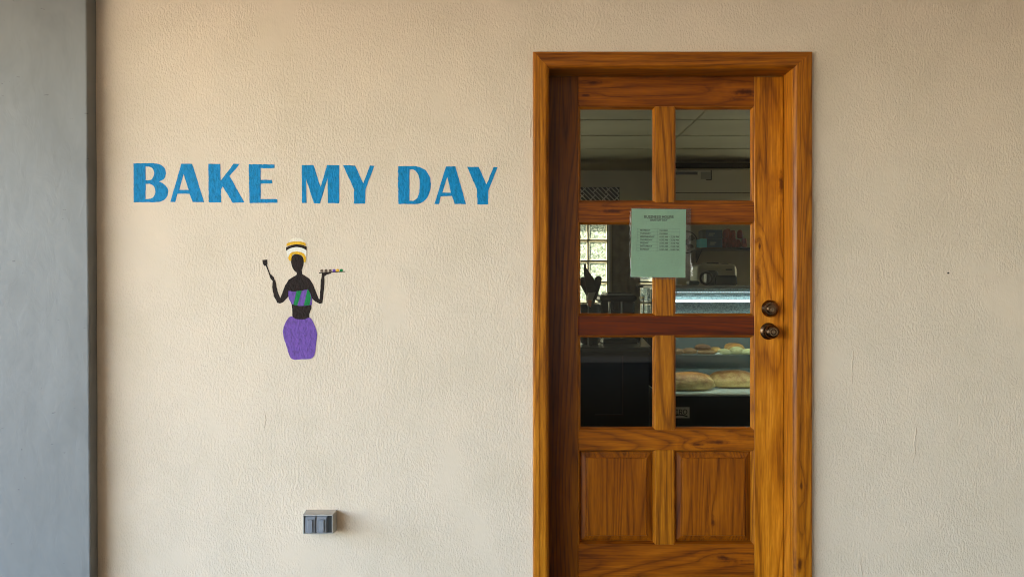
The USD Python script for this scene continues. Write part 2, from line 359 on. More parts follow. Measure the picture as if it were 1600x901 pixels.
# nail hole and a few chips
for (px, py, r) in ((1481.5, 426.5, 0.0042),):
    blob = Polygon([(X(px, 3) + r * 1.25 * math.cos(a) * random.uniform(.8, 1.15), Z(py, 3) + r * .75 * math.sin(a) * random.uniform(.8, 1.15)) for a in np.linspace(0, 2 * math.pi, 11)[:-1]])
    obj('nail_hole', extrude_xz(blob, -0.0006, 0.0006), plain('dark_hole', (0.03, 0.02, 0.01), 0.9), wall)

def ridge(pts, r):
    w = [at(px, py, 3.0) for px, py in pts]; n = len(w)
    v, f = meshkit_tube([(x, 0.0, z) for x, _, z in w], [r * (0.35 + 0.65 * math.sin(math.pi * (i + .4) / (n - .2))) for i in range(n)])
    return (v, f)
def meshkit_tube(p, radii, sides=6):
    p = np.array(p); v = []
    for i in range(len(p)):
        for k in range(sides):
            a = 2 * math.pi * k / sides; v.append((p[i, 0] + radii[i] * math.cos(a), -radii[i] * 0.55 * math.sin(a), p[i, 2]))
    f = [(i * sides + k, i * sides + (k + 1) % sides, (i + 1) * sides + (k + 1) % sides, (i + 1) * sides + k) for i in range(len(p) - 1) for k in range(sides)]
    return np.array(v), np.array(f)
for pts in ([(1331, 540), (1333, 553), (1331, 570), (1332, 585), (1331, 600)], [(1430, 660), (1431, 675), (1428, 692), (1430, 706), (1426, 722)], [(1346, 866), (1344, 880), (1347, 896), (1345, 905)], [(828, 170), (829, 190), (828, 215)], [(412, 640), (415, 655), (413, 668)]):
    obj('trowel_ridge', ridge(pts, 0.0028), M_wall, wall, smooth=True)

# grey pillar: slightly uneven arris, leaning a little
def pillar():
    zs = np.linspace(-0.118, CEIL - 0.002, 60)
    ring = []
    for i, z in enumerate(zs):
        t = 1 - (z - 0.1) / 2.25
        xr = -1.6250 + 0.0155 * t + 0.0016 * (meshkit.noise(np.array([[z * 5.1, 0.3, 0.2]]), 3)[0] - 0.5) + 0.0012 * (meshkit.noise(np.array([[z * 19, 0.3, 0.2]]), 5)[0] - 0.5)
        xw = -1.6250 + 0.0075 * t + 0.0035 * (meshkit.noise(np.array([[z * 6.5, 0.3, 0.2]]), 9)[0] - 0.5)
        c = 0.004 + 0.002 * meshkit.noise(np.array([[z * 30, 0.7, 0.2]]), 4)[0]
        ring.append([(-2.60, -0.001, z), (-2.60, -0.068, z), (-2.05, -0.0681, z), (xr - c, -0.068, z), (xr - c * .3, -0.068 + c * .3, z), (xr, -0.068 + c, z), (xw, -0.001, z)])
    ring = np.array(ring); k = ring.shape[1]
    v = ring.reshape(-1, 3); f = []
    for i in range(len(zs) - 1):
        for j in range(k):
            a, b = i * k + j, i * k + (j + 1) % k
            f.append((a, b, b + k, a + k))
    m = trimesh.Trimesh(v, np.vstack([np.array(f)[:, [0, 1, 2]], np.array(f)[:, [0, 2, 3]]]), process=False)
    m.fix_normals(); return m
pl = obj('pillar', pillar(), M_pillar)
tag(pl, 'smooth grey cement pillar at the left end of the cream wall', 'pillar')

# ------------------------------------------------------------------ painted shop name: outlines in photograph pixels, true size on the wall
WY = -0.0008
def wpoly(pts): return Polygon([(X(x, 3), Z(y, 3)) for x, y in pts])
def zoomed(x0, y0, s, pts): return [(x0 + x / s, y0 + y / s) for x, y in pts]
def bez(p0, p1, p2, p3, n=10):
    t = np.linspace(0, 1, n)[:, None]; p0, p1, p2, p3 = map(np.array, (p0, p1, p2, p3))
    return [tuple(a) for a in (1 - t) ** 3 * p0 + 3 * (1 - t) ** 2 * t * p1 + 3 * (1 - t) * t * t * p2 + t ** 3 * p3]
S = 10.6
def Zm(x0, pts, s=S): return wpoly(zoomed(x0, 245, s, pts))
letters = []
B = Zm(200, [(92, 108)] + [(430, 108)] + bez((430, 108), (560, 112), (628, 190), (628, 268)) + bez((628, 268), (626, 345), (580, 395), (510, 412)) + bez((510, 412), (610, 440), (668, 510), (664, 590)) + bez((664, 590), (660, 690), (580, 752), (450, 752)) + [(96, 754)])
B = B.difference(Zm(200, [(290, 160), (330, 160)] + bez((330, 160), (405, 165), (437, 220), (435, 275)) + bez((435, 275), (432, 340), (400, 388), (335, 390)) + [(292, 392)]))
B = B.difference(Zm(200, [(292, 450), (340, 447)] + bez((340, 447), (420, 455), (455, 510), (455, 570)) + bez((455, 570), (452, 650), (410, 695), (350, 698)) + [(290, 702)]))
letters.append(B)
letters.append(Zm(200, [(885, 115), (1062, 115), (1262, 752), (1070, 752), (1020, 612), (822, 612), (780, 752), (702, 748)]).difference(Zm(200, [(920, 285), (1005, 548), (850, 548)])))
letters.append(Zm(320, [(60, 116), (256, 120), (262, 395), (478, 118), (578, 120), (410, 322), (655, 756), (462, 762), (298, 490), (268, 545), (272, 754), (66, 756)]))
letters.append(Zm(320, [(730, 124), (1155, 128), (1155, 188), (925, 190), (925, 382), (1112, 384), (1120, 440), (928, 445), (925, 698), (1200, 700), (1202, 762), (740, 764)]))
letters.append(Zm(460, [(122, 138), (318, 138), (434, 505), (540, 138), (742, 138), (742, 770), (556, 766), (550, 350), (425, 770), (325, 770), (192, 370), (202, 766), (128, 766)]))
letters.append(Zm(460, [(805, 138), (1005, 146), (1140, 440), (1252, 146), (1325, 150), (1176, 540), (1172, 776), (985, 776), (990, 545)]))
letters.append(Zm(610, [(126, 155), (420, 158)] + bez((420, 158), (590, 170), (670, 310), (670, 450)) + bez((670, 450), (665, 650), (580, 782), (400, 782)) + [(130, 782)]).difference(
    Zm(610, [(316, 210), (360, 208)] + bez((360, 208), (450, 220), (485, 330), (488, 460)) + bez((488, 460), (485, 620), (450, 725), (370, 728)) + [(316, 730)])))
letters.append(Zm(670, [(284, 160), (440, 162), (614, 782), (428, 782), (385, 650), (200, 652), (165, 784), (94, 780)]).difference(Zm(670, [(306, 330), (366, 592), (226, 592)])))
letters.append(Zm(670, [(634, 166), (828, 170), (955, 460), (1072, 172), (1140, 172), (985, 560), (982, 788), (802, 788), (800, 545)]))
def hand_edge(poly, seed, amp=0.0011):
    """Brush-painted outline: the edge wanders about a millimetre over the rough plaster."""
    def ring(r):
        n = max(12, int(r.length / 0.006)); pts = np.array([r.interpolate(i / n, normalized=True).coords[0] for i in range(n)])
        corners = np.array(r.coords[:-1]); pts = np.array(sorted(list(map(tuple, pts)) + list(map(tuple, corners)), key=lambda p: r.project(Point(p))))
        q = np.stack([pts[:, 0] * 140, pts[:, 1] * 140, np.full(len(pts), seed * 3.7)], 1)
        return pts + amp * 2 * np.stack([meshkit.noise(q, seed) - .5, meshkit.noise(q + 31.3, seed) - .5], 1)
    out = []
    for gm in getattr(poly, 'geoms', [poly]):
        out.append(Polygon(ring(gm.exterior), [ring(h) for h in gm.interiors]).buffer(0))
    return unary_union(out)
name_sign = thing('painted_shop_name', 'BAKE MY DAY painted in large blue capitals on the cream wall', 'lettering', (0, 0, 0))
for i, l in enumerate(letters):
    obj('letter', extrude_xz(hand_edge(l, i + 1), WY, 0.0004), M_blue, name_sign)

# ------------------------------------------------------------------ painted woman
def W(x0, y0, s, pts): return wpoly(zoomed(x0, y0, s, pts))
from scipy.interpolate import splprep, splev
def smooth_poly(pts, n=70, k=0.0):
    a = np.array(pts + [pts[0]], float); tck, _ = splprep([a[:, 0], a[:, 1]], s=k, per=True); u = np.linspace(0, 1, n)
    x, y = splev(u, tck); return list(zip(x, y))
mural = thing('painted_woman', 'painted woman in purple skirt and striped head wrap holding a tray, on the cream wall', 'mural', (0, 0, 0))
def mpart(name, poly, mat, lift=0, label=None, seed=20):
    return obj(name, extrude_xz(hand_edge(poly, seed + lift, 0.0007), WY - 0.0004 * lift, 0.0004), mat, mural, label=label)
s2 = 4.288
def V(pts): return zoomed(390, 360, s2, pts)
body = unary_union([
    wpoly(smooth_poly(V([(322, 156), (352, 172), (364, 205), (358, 240), (340, 275), (322, 282), (300, 268), (283, 235), (278, 200), (290, 168)]))),
    wpoly(V([(310, 255), (350, 255), (352, 290), (400, 322), (425, 360), (462, 455), (470, 460), (478, 330), (484, 298), (500, 290), (502, 330), (498, 400), (488, 486), (468, 490), (440, 476), (415, 452), (414, 520), (400, 560), (400, 588), (345, 600), (288, 588), (284, 500), (262, 440), (225, 480), (204, 490), (186, 484), (162, 440), (152, 380), (156, 330), (172, 330), (186, 400), (205, 455), (240, 365), (262, 330), (318, 295)])).buffer(0.0015).buffer(-0.0015),
    wpoly(V([(136, 292), (146, 296), (162, 312), (168, 336), (156, 340), (140, 322), (134, 306)])),
    wpoly(V([(482, 300), (486, 286), (505, 284), (540, 280), (548, 288), (520, 294), (502, 306)]))])
mpart('figure', body, M_skin, 0)
mpart('spatula_handle', LineString([(X(x, 3), Z(y, 3)) for x, y in V([(112, 232), (126, 268), (138, 300)])]).buffer(0.0022), M_skin, 1)
mpart('spatula_blade', wpoly(V([(86, 198), (116, 194), (120, 222), (112, 236), (98, 236), (90, 222)])), M_skin, 1)
mpart('tray', LineString([(X(x, 3), Z(y, 3)) for x, y in V([(468, 285), (540, 279), (638, 275)])]).buffer(0.0016), M_skin, 1)
for i, (x, mt) in enumerate(((484, M_greyp), (512, M_greyp), (540, M_greyp), (566, M_purple), (590, M_yellow), (615, M_green))):
    y = 271 - i * 0.8
    mpart('tray_cake', wpoly(V([(x - 9, y + 8), (x - 10, y - 3), (x - 5, y - 10), (x + 5, y - 10), (x + 10, y - 3), (x + 9, y + 8)])), mt, 2)
mpart('skirt', wpoly(smooth_poly(zoomed(430, 490, 11.26, [(285, 45), (345, 80), (450, 98), (540, 90), (595, 68), (680, 175), (732, 330), (715, 560), (640, 780), (560, 795), (440, 800), (310, 800), (210, 600), (150, 420), (138, 300), (185, 150)]), 120, 0.4)), M_purple, 1)
top_out = W(435, 425, 12.01, [(190, 352), (280, 362), (360, 355), (450, 345), (555, 322), (600, 400), (632, 500), (628, 612), (520, 628), (400, 632), (262, 605), (205, 520), (182, 430)])
mpart('striped_top', top_out, M_purple, 1)
for st in ([(345, 352), (440, 345), (355, 625), (282, 612)], [(545, 325), (580, 345), (612, 470), (585, 618), (480, 628)]):
    mpart('green_stripe', W(435, 425, 12.01, st).intersection(top_out), M_green, 2)
# head wrap: five bands following the head
s3 = 15.0
def H(pts): return W(400, 365, s3, pts)
def band(xs, up, dn): return H([(x, y) for x, y in zip(xs, up)] + [(x, y) for x, y in zip(xs[::-1], dn[::-1])])
mpart('head_wrap_band', H([(770, 215), (800, 150), (860, 108), (950, 95), (1040, 105), (1110, 150), (1140, 205), (1050, 185), (950, 178), (850, 185)]), stucco('cream_wall_paint', (0.76, 0.68, 0.55), 0.06, True, rough=0.6), 1)
mpart('head_wrap_band', band([718, 780, 860, 950, 1040, 1120, 1165], [232, 205, 190, 182, 184, 200, 225], [292, 275, 255, 250, 252, 268, 290]), M_yellow, 1)
mpart('head_wrap_band', band([708, 780, 860, 950, 1040, 1120, 1188], [320, 288, 262, 250, 255, 275, 305], [402, 355, 325, 315, 320, 350, 392]), M_skin, 2)
mpart('head_wrap_band', H([(715, 400), (780, 355), (860, 325), (950, 315), (1040, 320), (1120, 350), (1185, 395), (1180, 500), (1170, 540), (1130, 480), (1060, 435), (950, 425), (850, 435), (790, 480), (760, 560), (735, 520)]), M_white, 1)
mpart('head_wrap_band', H([(755, 560), (790, 480), (850, 430), (950, 418), (1060, 430), (1130, 475), (1172, 560), (1165, 660), (1128, 670), (1115, 560), (1070, 500), (950, 475), (860, 485), (830, 560), (825, 640), (780, 630)]), M_yellow, 2)

# ------------------------------------------------------------------ outlet
D_ = 2.942
ox0, ox1, oz1, oz0 = X(473, D_), X(520, D_), Z(803.5, D_), Z(834, D_)
fy = -0.058
outlet = thing('wall_outlet', 'grey weatherproof double power outlet low on the cream wall', 'outlet', ((ox0 + ox1) / 2, 0, (oz0 + oz1) / 2))
hole = m3.Manifold.cube((ox1 - ox0 - 0.007, 0.014, oz1 - oz0 - 0.007)).translate((ox0 + .0035, fy - 0.004, oz0 + .0035))
tap = np.array([(x, y, z) for (e, y) in ((0.0, fy), (-0.003, -0.0005)) for x in (ox0 + e, ox1 - e) for z in (oz0 + e, oz1 - e)])
shell = m3.Manifold.batch_hull([m3.Manifold.sphere(0.002, 8).translate(tuple(t + np.array([.002 if t[0] < (ox0 + ox1) / 2 else -.002, 0.002 if t[1] < -0.01 else 0, .002 if t[2] < (oz0 + oz1) / 2 else -.002]))) for t in tap])
obj('box_shell', to_tm(shell - hole), M_grey_box, outlet)
obj('cover_plate', cbox(ox0 + .004, ox1 - .004, fy + 0.0065, fy + 0.0098, oz0 + .004, oz1 - .004, .001), M_grey_lid, outlet)
zz = lambda v: oz1 - (v - 340) / 300 * (oz1 - oz0)
xx = lambda u: ox0 + (u - 335) / 465 * (ox1 - ox0)
for (a, b) in ((372, 525), (548, 700)):
    lid = obj('flap_lid', cbox(xx(a), xx(b), fy + 0.0008, fy + 0.0064, zz(622), zz(384), .0015), M_grey_lid, outlet)
    obj('raised_bar', cbox(xx(a + 42), xx(a + 118), fy - 0.0045, fy + 0.0006, zz(608), zz(418), .0012), M_grey_lid, lid)
    obj('hinge', cbox(xx(a + 14), xx(b + 6), fy - 0.003, fy + 0.0004, zz(408), zz(372), .0012), M_grey_lid, lid)
for (u, v) in ((535, 362), (535, 628)):
    obj('screw', lathe([(0, 0.0012), (0.0022, 0.001), (0.0026, 0), (0, 0)], (xx(u), fy + 0.0064, zz(v)), seg=10), M_dark, outlet)
obj('label_strip', cbox(xx(712), xx(790), fy + 0.0045, fy + 0.0064, zz(615), zz(352), .0006), M_dark, outlet)

# ------------------------------------------------------------------ door frame
frame = thing('door_frame', 'varnished orange wood frame around the glazed door', 'door frame', (0.62, 0, 0))
CX0, CX1, CZ = 0.1425, 1.0945, 2.0855
def casing_profile(w):
    return [(0.0, 0.0), (0.0, 0.008), (0.0015, 0.0110), (0.006, 0.0160), (0.0105, 0.0190), (0.014, 0.0200), (w * 0.60, 0.0205), (w * 0.605, 0.0222), (w - 0.008, 0.0222), (w - 0.0045, 0.0212), (w - 0.0015, 0.0178), (w, 0.012), (w, 0.0)]
def casing(side):
    wl, wr, wt = 0.0610, 0.0725, 0.0640
    rows = []
    P = {k: casing_profile(w) for k, w in (('l', wl), ('r', wr), ('t', wt))}
    for i in range(len(P['l'])):
        (sl, pl_), (sr, pr_), (st, pt) = P['l'][i], P['r'][i], P['t'][i]
        cl, cr = (CX0 - sl, -pl_, CZ + st), (CX1 + sr, -pr_, CZ + st)
        rows.append({'l': ((CX0 - sl, -pl_, 0.0), cl), 't': (cl, cr), 'r': ((CX1 + sr, -pr_, 0.0), cr)}[side])
    v = np.array(rows).reshape(-1, 3); n = len(rows); f = []
    for i in range(n):
        j = (i + 1) % n; f.append((2 * i, 2 * i + 1, 2 * j + 1, 2 * j))
    f = np.array(f); tri = np.vstack([f[:, [0, 1, 2]], f[:, [0, 2, 3]]])
    cap = np.array([(0, i, i + 1) for i in range(1, n - 1)])
    m = trimesh.Trimesh(v, np.vstack([tri, cap * 2, (cap * 2 + 1)[:, ::-1]]), process=False); m.fix_normals(); return m
obj('casing', casing('l'), wood('z', 11, (1.0, .98, .8)), frame, smooth=25)
obj('casing', casing('r'), wood('z', 12, (.80, .72, .5), ((X(1252, 2.98), Z(758, 2.98), .008), (X(1250, 2.98), Z(881, 2.98), .012))), frame, smooth=25)
obj('casing', casing('t'), wood('x', 13, (0.74, 0.64, .5)), frame, smooth=25)
JY0, JY1 = -0.0045, 0.149
obj('jamb', cbox(0.1245, 0.1455, JY0, JY1, 0, CZ + 0.0175, .0015), wood('z', 14, (.6, .5, .4)), frame)
obj('jamb', cbox(1.0915 + .0025, 1.1155, JY0, JY1, 0, CZ + 0.0175, .0015), wood('z', 15, (1.35, 1.35, 1.3)), frame)
obj('head_jamb', cbox(0.1458, 1.0937, JY0, JY1, CZ - 0.0005, CZ + 0.0175, .0015), wood('x', 16, (.9, .9, .9)), frame)
for a in ((0.1458, 0.158), (1.0815, 1.0937)):
    obj('door_stop', cbox(a[0], a[1], 0.136, 0.1485, 0, CZ - 0.001, .001), wood('z', 17), frame)

# ------------------------------------------------------------------ the door
DF, DB, DD = 0.090, 0.130, 3.09
door = thing('front_door', 'varnished orange wood door with six glass panes and two raised panels', 'door', (0.62, 0.11, 0.012))
dx0, dx1 = 0.1485, 1.0926
sl1, sr0 = X(903.5, DD), X(1178.5, DD)                   # inner edges of the stiles
mx0, mx1 = X(1024.5, DD), X(1053.0, DD)                # mullion face
dtop = CZ - 0.0035
rails = [(Z(166, DD), dtop), (Z(346.5, DD), Z(316.5, DD)), (Z(523.5, DD), Z(493.5, DD)), (Z(702.5, DD), Z(671.5, DD)), (0.014, Z(850.5, DD))]
openings = [(rails[i + 1][1], rails[i][0]) for i in range(4)]
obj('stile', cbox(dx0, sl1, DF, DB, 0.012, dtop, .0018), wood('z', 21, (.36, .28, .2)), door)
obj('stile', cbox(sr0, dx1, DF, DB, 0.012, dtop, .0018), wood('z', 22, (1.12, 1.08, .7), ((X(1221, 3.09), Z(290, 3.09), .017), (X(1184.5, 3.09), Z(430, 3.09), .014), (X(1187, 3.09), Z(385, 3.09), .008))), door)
rail_tone = [(.55, .40, .25), (.56, .40, .25), (0.28, 0.115, 0.08), (.66, .52, .3), (.62, .47, .3)]
def KN(*a): return tuple((X(px, 3.09), Z(py, 3.09), r) for px, py, r in a)
rail_knots = [KN((1166, 144, .016), (926, 129, .010), (914, 149, .008)), KN((955, 330, .013)), (), KN((1122, 690, .016), (1090, 694, .009)), KN((1130, 870, .012))]
for i, (z0, z1) in enumerate(rails):
    obj('rail', cbox(sl1 + .0004, sr0 - .0004, DF + .0002, DB - .0002, z0, z1, .0012), wood('x', 31 + i, rail_tone[i], rail_knots[i]), door)
for i, (z0, z1) in enumerate(openings):
    obj('mullion', cbox(mx0, mx1, DF + .0004, DB - .0004, z0 + .0003, z1 - .0003, .0012), wood('z', 41 + i, (.88, .84, .6)), door)
BW, BD = 0.0105, 0.021          # glazing bead: width of its slope, depth down to the glass
def beads(x0, x1, z0, z1, seed):
    fy_, by = DF + 0.0032, DF + BD
    o = [(x0 + .0003, z0 + .0003), (x1 - .0003, z0 + .0003), (x1 - .0003, z1 - .0003), (x0 + .0003, z1 - .0003)]
    e = 0.0020
    n1 = [(x0 + e, z0 + e), (x1 - e, z0 + e), (x1 - e, z1 - e), (x0 + e, z1 - e)]
    w = BW
    n = [(x0 + w, z0 + w), (x1 - w, z0 + w), (x1 - w, z1 - w), (x0 + w, z1 - w)]
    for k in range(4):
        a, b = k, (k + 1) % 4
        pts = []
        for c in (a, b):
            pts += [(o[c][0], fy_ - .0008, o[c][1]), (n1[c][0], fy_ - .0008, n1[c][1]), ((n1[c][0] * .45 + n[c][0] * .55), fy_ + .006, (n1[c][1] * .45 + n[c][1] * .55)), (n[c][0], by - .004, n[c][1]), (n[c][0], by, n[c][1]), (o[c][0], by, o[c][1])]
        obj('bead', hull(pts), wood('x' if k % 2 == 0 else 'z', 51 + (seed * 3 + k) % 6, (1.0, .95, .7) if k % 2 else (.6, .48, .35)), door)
for r, (z0, z1) in enumerate(openings):
    for c, (x0, x1) in enumerate(((sl1, mx0), (mx1, sr0))):
        beads(x0, x1, z0, z1, r * 2 + c)
        if r < 3:
            obj('glass_pane', box(x0 + .0035, x1 - .0035, DF + BD + .0004, DF + BD + .0044, z0 + .0035, z1 - .0035), M_glass, door)
        else:
            # raised panel: sunk margin, sloping border, flat field with a small quirk around it
            def ring(e, y): return [(x, y, z) for x in (x0 + e, x1 - e) for z in (z0 + e, z1 - e)]
            pb = cat(box(x0 + .003, x1 - .003, DF + BD + .0004, DF + BD + .012, z0 + .003, z1 - .003),
                     hull(ring(.0105, DF + BD) + ring(.0105, DF + BD + .002) + ring(.030, DF + .0125) + ring(.030, DF + BD + .002)))
            pn = obj('raised_panel', pb, wood('z', 61 + c, (.52, .39, .25)), door)
            obj('panel_field', hull(ring(.0325, DF + .0130) + ring(.0350, DF + .0085) + ring(.0375, DF + .0075)), wood('z', 63 + c, (.56, .43, .25), ((X(1115, 3.09), Z(815, 3.09), .010),) if c else ()), pn)
# deadbolt and knob
kx, kz = X(1206.5, 3.075), Z(482.0, 3.075)
db = obj('deadbolt', lathe([(0, .016), (.0235, .016), (.028, .0145), (.0325, .007), (.0345, .002), (.0345, 0), (0, 0)], (kx - .004, DF - .0003, kz), seg=40), M_bronze, door, smooth=30)
obj('lock_cylinder', lathe([(0, .029), (.0165, .029), (.0185, .027), (.0195, .016), (0, .016)], (kx - .004, DF - .0003, kz), seg=32), M_bronze, db, smooth=30)
obj('key_plug', lathe([(0, .0305), (.0070, .0305), (.0078, .029), (0, .029)], (kx - .004, DF - .0003, kz - .004), seg=20), M_bronze2, db, smooth=30)
obj('keyhole', box(kx - .0048, kx - .0032, DF - .0315, DF - .0305, kz - .0085, kz + .0005), M_black, db)
nx, nz = X(1206.0, 3.05), Z(518.0, 3.05)
kn = obj('door_knob', cat(lathe([(0, .009), (.022, .009), (.029, .0065), (.0335, .002), (.034, 0), (0, 0)], (nx, DF - .0003, nz), seg=40),
    lathe([(0, .060), (.0155, .060), (.0205, .0585), (.0255, .053), (.0275, .045), (.0268, .037), (.0225, .029), (.0150, .023), (.0118, .018), (.0118, .009), (0, .009)], (nx, DF - .0003, nz), seg=40)), M_bronze, door, smooth=30)
obj('knob_face', lathe([(.0125, .0600), (.0130, .0618), (.0150, .0618), (.0158, .0600)], (nx, DF - .0003, nz), seg=32), M_bronze2, kn, smooth=30)
obj('key_plug', lathe([(0, .0620), (.0062, .0620), (.0072, .0602), (0, .0602)], (nx, DF - .0003, nz), seg=20), M_bronze2, kn, smooth=30)
obj('keyhole', box(nx - .0008, nx + .0008, DF - .0630, DF - .0622, nz - .0035, nz + .0035), M_black, kn)

# ------------------------------------------------------------------ hours sign in its clear sleeve
def tilt(m, ang=-0.012):
    v = np.array(m.vertices); c = np.array([X(1030, 3.085), 0, Z(380, 3.085)]); r = v - c
    m.vertices = np.stack([r[:, 0] * math.cos(ang) - r[:, 2] * math.sin(ang), r[:, 1], r[:, 0] * math.sin(ang) + r[:, 2] * math.cos(ang)], 1) + c
    return m
SD = 3.085; SY = DF - 0.0035
px0, px1, pz1, pz0 = X(986.5, SD), X(1071.5, SD), Z(326.5, SD), Z(433, SD)
sign = thing('hours_sign', 'pale green printed BUSINESS HOURS sheet taped over the door mullion', 'sign', (X(1030, SD), SY, pz0))
obj('paper', tilt(box(px0, px1, SY, SY + .0006, pz0, pz1)), M_paper, sign)
pw = px1 - px0
def sx(u): return px0 + (u - 40) / 1008 * pw             # zoomed photograph of the sheet
def sz(v): return pz1 - (v - 25) / 75 * (pz1 - pz0) * 75 / 1280
ty = SY - 0.0002
obj('heading', tilt(text('BUSINESS HOURS', .0098, sx(545), ty, sz(195), 'c', True)), M_ink, sign)
obj('heading_underline', tilt(box(sx(332), sx(755), ty - .0003, ty, sz(206), sz(200))), M_ink, sign)
obj('heading', tilt(text('BAKE MY DAY', .0074, sx(545), ty, sz(252), 'c', True)), M_ink, sign)
rows_ = [('MONDAY', 'CLOSED'), ('TUESDAY', 'CLOSED'), ('WEDNESDAY', '6:30 AM - 2:30 PM'), ('THURSDAY', '6:30 AM - 2:30 PM'), ('FRIDAY', '6:30 AM - 2:30 PM'), ('SATURDAY', '6:30 AM - 2:30 PM'), ('SUNDAY', '6:30 AM - 2:30 PM')]
for i, (a, b) in enumerate(rows_):
    zb = sz(441 + i * 59.5)
    obj('table_text', tilt(text(a, .0066, sx(200), ty, zb, 'l', True)), M_ink, sign)
    obj('table_text', tilt(text(b, .0062, sx(558), ty, zb, 'l', True)), M_ink, sign)
lines = [box(sx(145), sx(935), ty - .0002, ty, sz(398 + i * 59.5) - .0003, sz(398 + i * 59.5) + .0003) for i in range(8)]
lines += [box(sx(u) - .0003, sx(u) + .0003, ty - .00045, ty - .00025, sz(398 + 7 * 59.5), sz(398)) for u in (145, 530, 935)]
obj('table_rule', tilt(cat(*lines)), M_inkline, sign)
obj('clear_sleeve', tilt(box(px0 - .005, px1 + .019, SY - .0022, SY - .0018, pz0 - .008, pz1 + .004)), M_sleeve, sign)
rng = random.Random(4)
def crinkle(x, z0, z1, w, n=14):
    v, f = [], []
    for i in range(n):
        t = i / (n - 1); ww = w * (0.25 + rng.random())
        cx = x + rng.uniform(-.4, .4) * w; y = SY - .0026 - rng.random() * .003
        v += [(cx - ww / 2, y, z0 + (z1 - z0) * t), (cx + ww / 2, y - rng.uniform(-.002, .003), z0 + (z1 - z0) * t)]
        if i: k = 2 * i; f += [(k - 2, k - 1, k + 1), (k - 2, k + 1, k)]
    return trimesh.Trimesh(np.array(v), np.array(f), process=False)
for (px, a, b, w) in ((984.5, 330, 372, .0035), (984.0, 378, 402, .0022), (985.0, 402, 432, .0030), (1079.0, 396, 412, .003), (1080.5, 411, 431, .008)):
    obj('sleeve_edge', crinkle(X(px, SD), Z(b, SD), Z(a, SD), w), M_crinkle, sign)

# ------------------------------------------------------------------ the room behind the door
RY, RZ = 4.45, 2.45
rf = obj('room_floor', box(-4.5, 4.2, 0.152, RY - .002, -0.118, 0.0), plain('room_floor_tile', (0.22, 0.18, 0.13), 0.4)); tag(rf, kind='structure')
# back wall with two glass block windows
wins = [dict(x1=0.931, cols=3, pitch=0.1925, z0=0.89, rows=5, rp=0.2022), dict(x1=1.578, cols=2, pitch=0.1700, z0=0.89, rows=5, rp=0.2022), dict(x1=-0.25, cols=6, pitch=0.1925, z0=0.89, rows=5, rp=0.2022), dict(x1=3.70, cols=6, pitch=0.1925, z0=0.89, rows=5, rp=0.2022)]
bw = sbox(-4.5, -0.118, 4.2, 2.7)
for w in wins:
    w['x0'] = w['x1'] - w['cols'] * w['pitch']; w['z1'] = w['z0'] + w['rows'] * w['rp']
    bw = bw.difference(sbox(w['x0'], w['z0'], w['x1'], w['z1']))
back = thing('back_wall', 'dim olive back wall of the shop with glass block windows', 'wall', (0, RY, 0))
obj('wall_face', extrude_xz(bw, RY, RY + 0.15), M_int, back)
obj('cornice', hull([(x, y, z) for x in (-4.2, 3.9) for (y, z) in ((RY - .001, RZ - .001), (RY - .06, RZ - .001), (RY - .055, RZ - .02), (RY - .012, RZ - .075), (RY - .001, RZ - .08))]), M_ceil, back)
side = thing('left_side_wall', 'left side wall of the shop room', 'wall', (-4.35, 2, 0)); obj('wall_face', box(-4.5, -4.35, 0.152, RY - .002, 0, 2.7), M_int, side)
side = thing('right_side_wall', 'right side wall of the shop room', 'wall', (3.95, 2, 0)); obj('wall_face', box(3.95, 4.2, 0.152, RY - .002, 0, 2.7), M_int, side)
rc = thing('room_ceiling', 'pale flat room ceiling with straight panel joints seen through the upper panes', 'ceiling', (0, 2, RZ))
xj = [-4.345, -2.4, -1.15, 0.09, 1.335, 2.58, 3.945]
yj = [0.155, 0.75, 1.36, 1.965, 2.57, 3.15, 3.72, RY - .065]
for i in range(len(xj) - 1):
    for j in range(len(yj) - 1):
        dz = random.uniform(0, 0.004)
        obj('ceiling_panel', cbox(xj[i] + .005, xj[i + 1] - .005, yj[j] + .013, yj[j + 1] - .013, RZ + dz, RZ + .012 + dz, .002), M_ceil, rc)
obj('ceiling_backing', box(-4.349, 3.949, 0.153, RY - .003, RZ + .03, RZ + .05), M_mortar, rc)
up = thing('upper_storey', 'upper storey of the shop building above the porch', 'building', (0.6, 2, 2.7))
obj('wall', box(-4.6, 4.4, -0.3, 4.62, 2.702, 5.6), M_endwall, up)
obj('roof', box(-5.0, 4.8, -0.9, 5.0, 5.602, 5.75), M_roof, up)

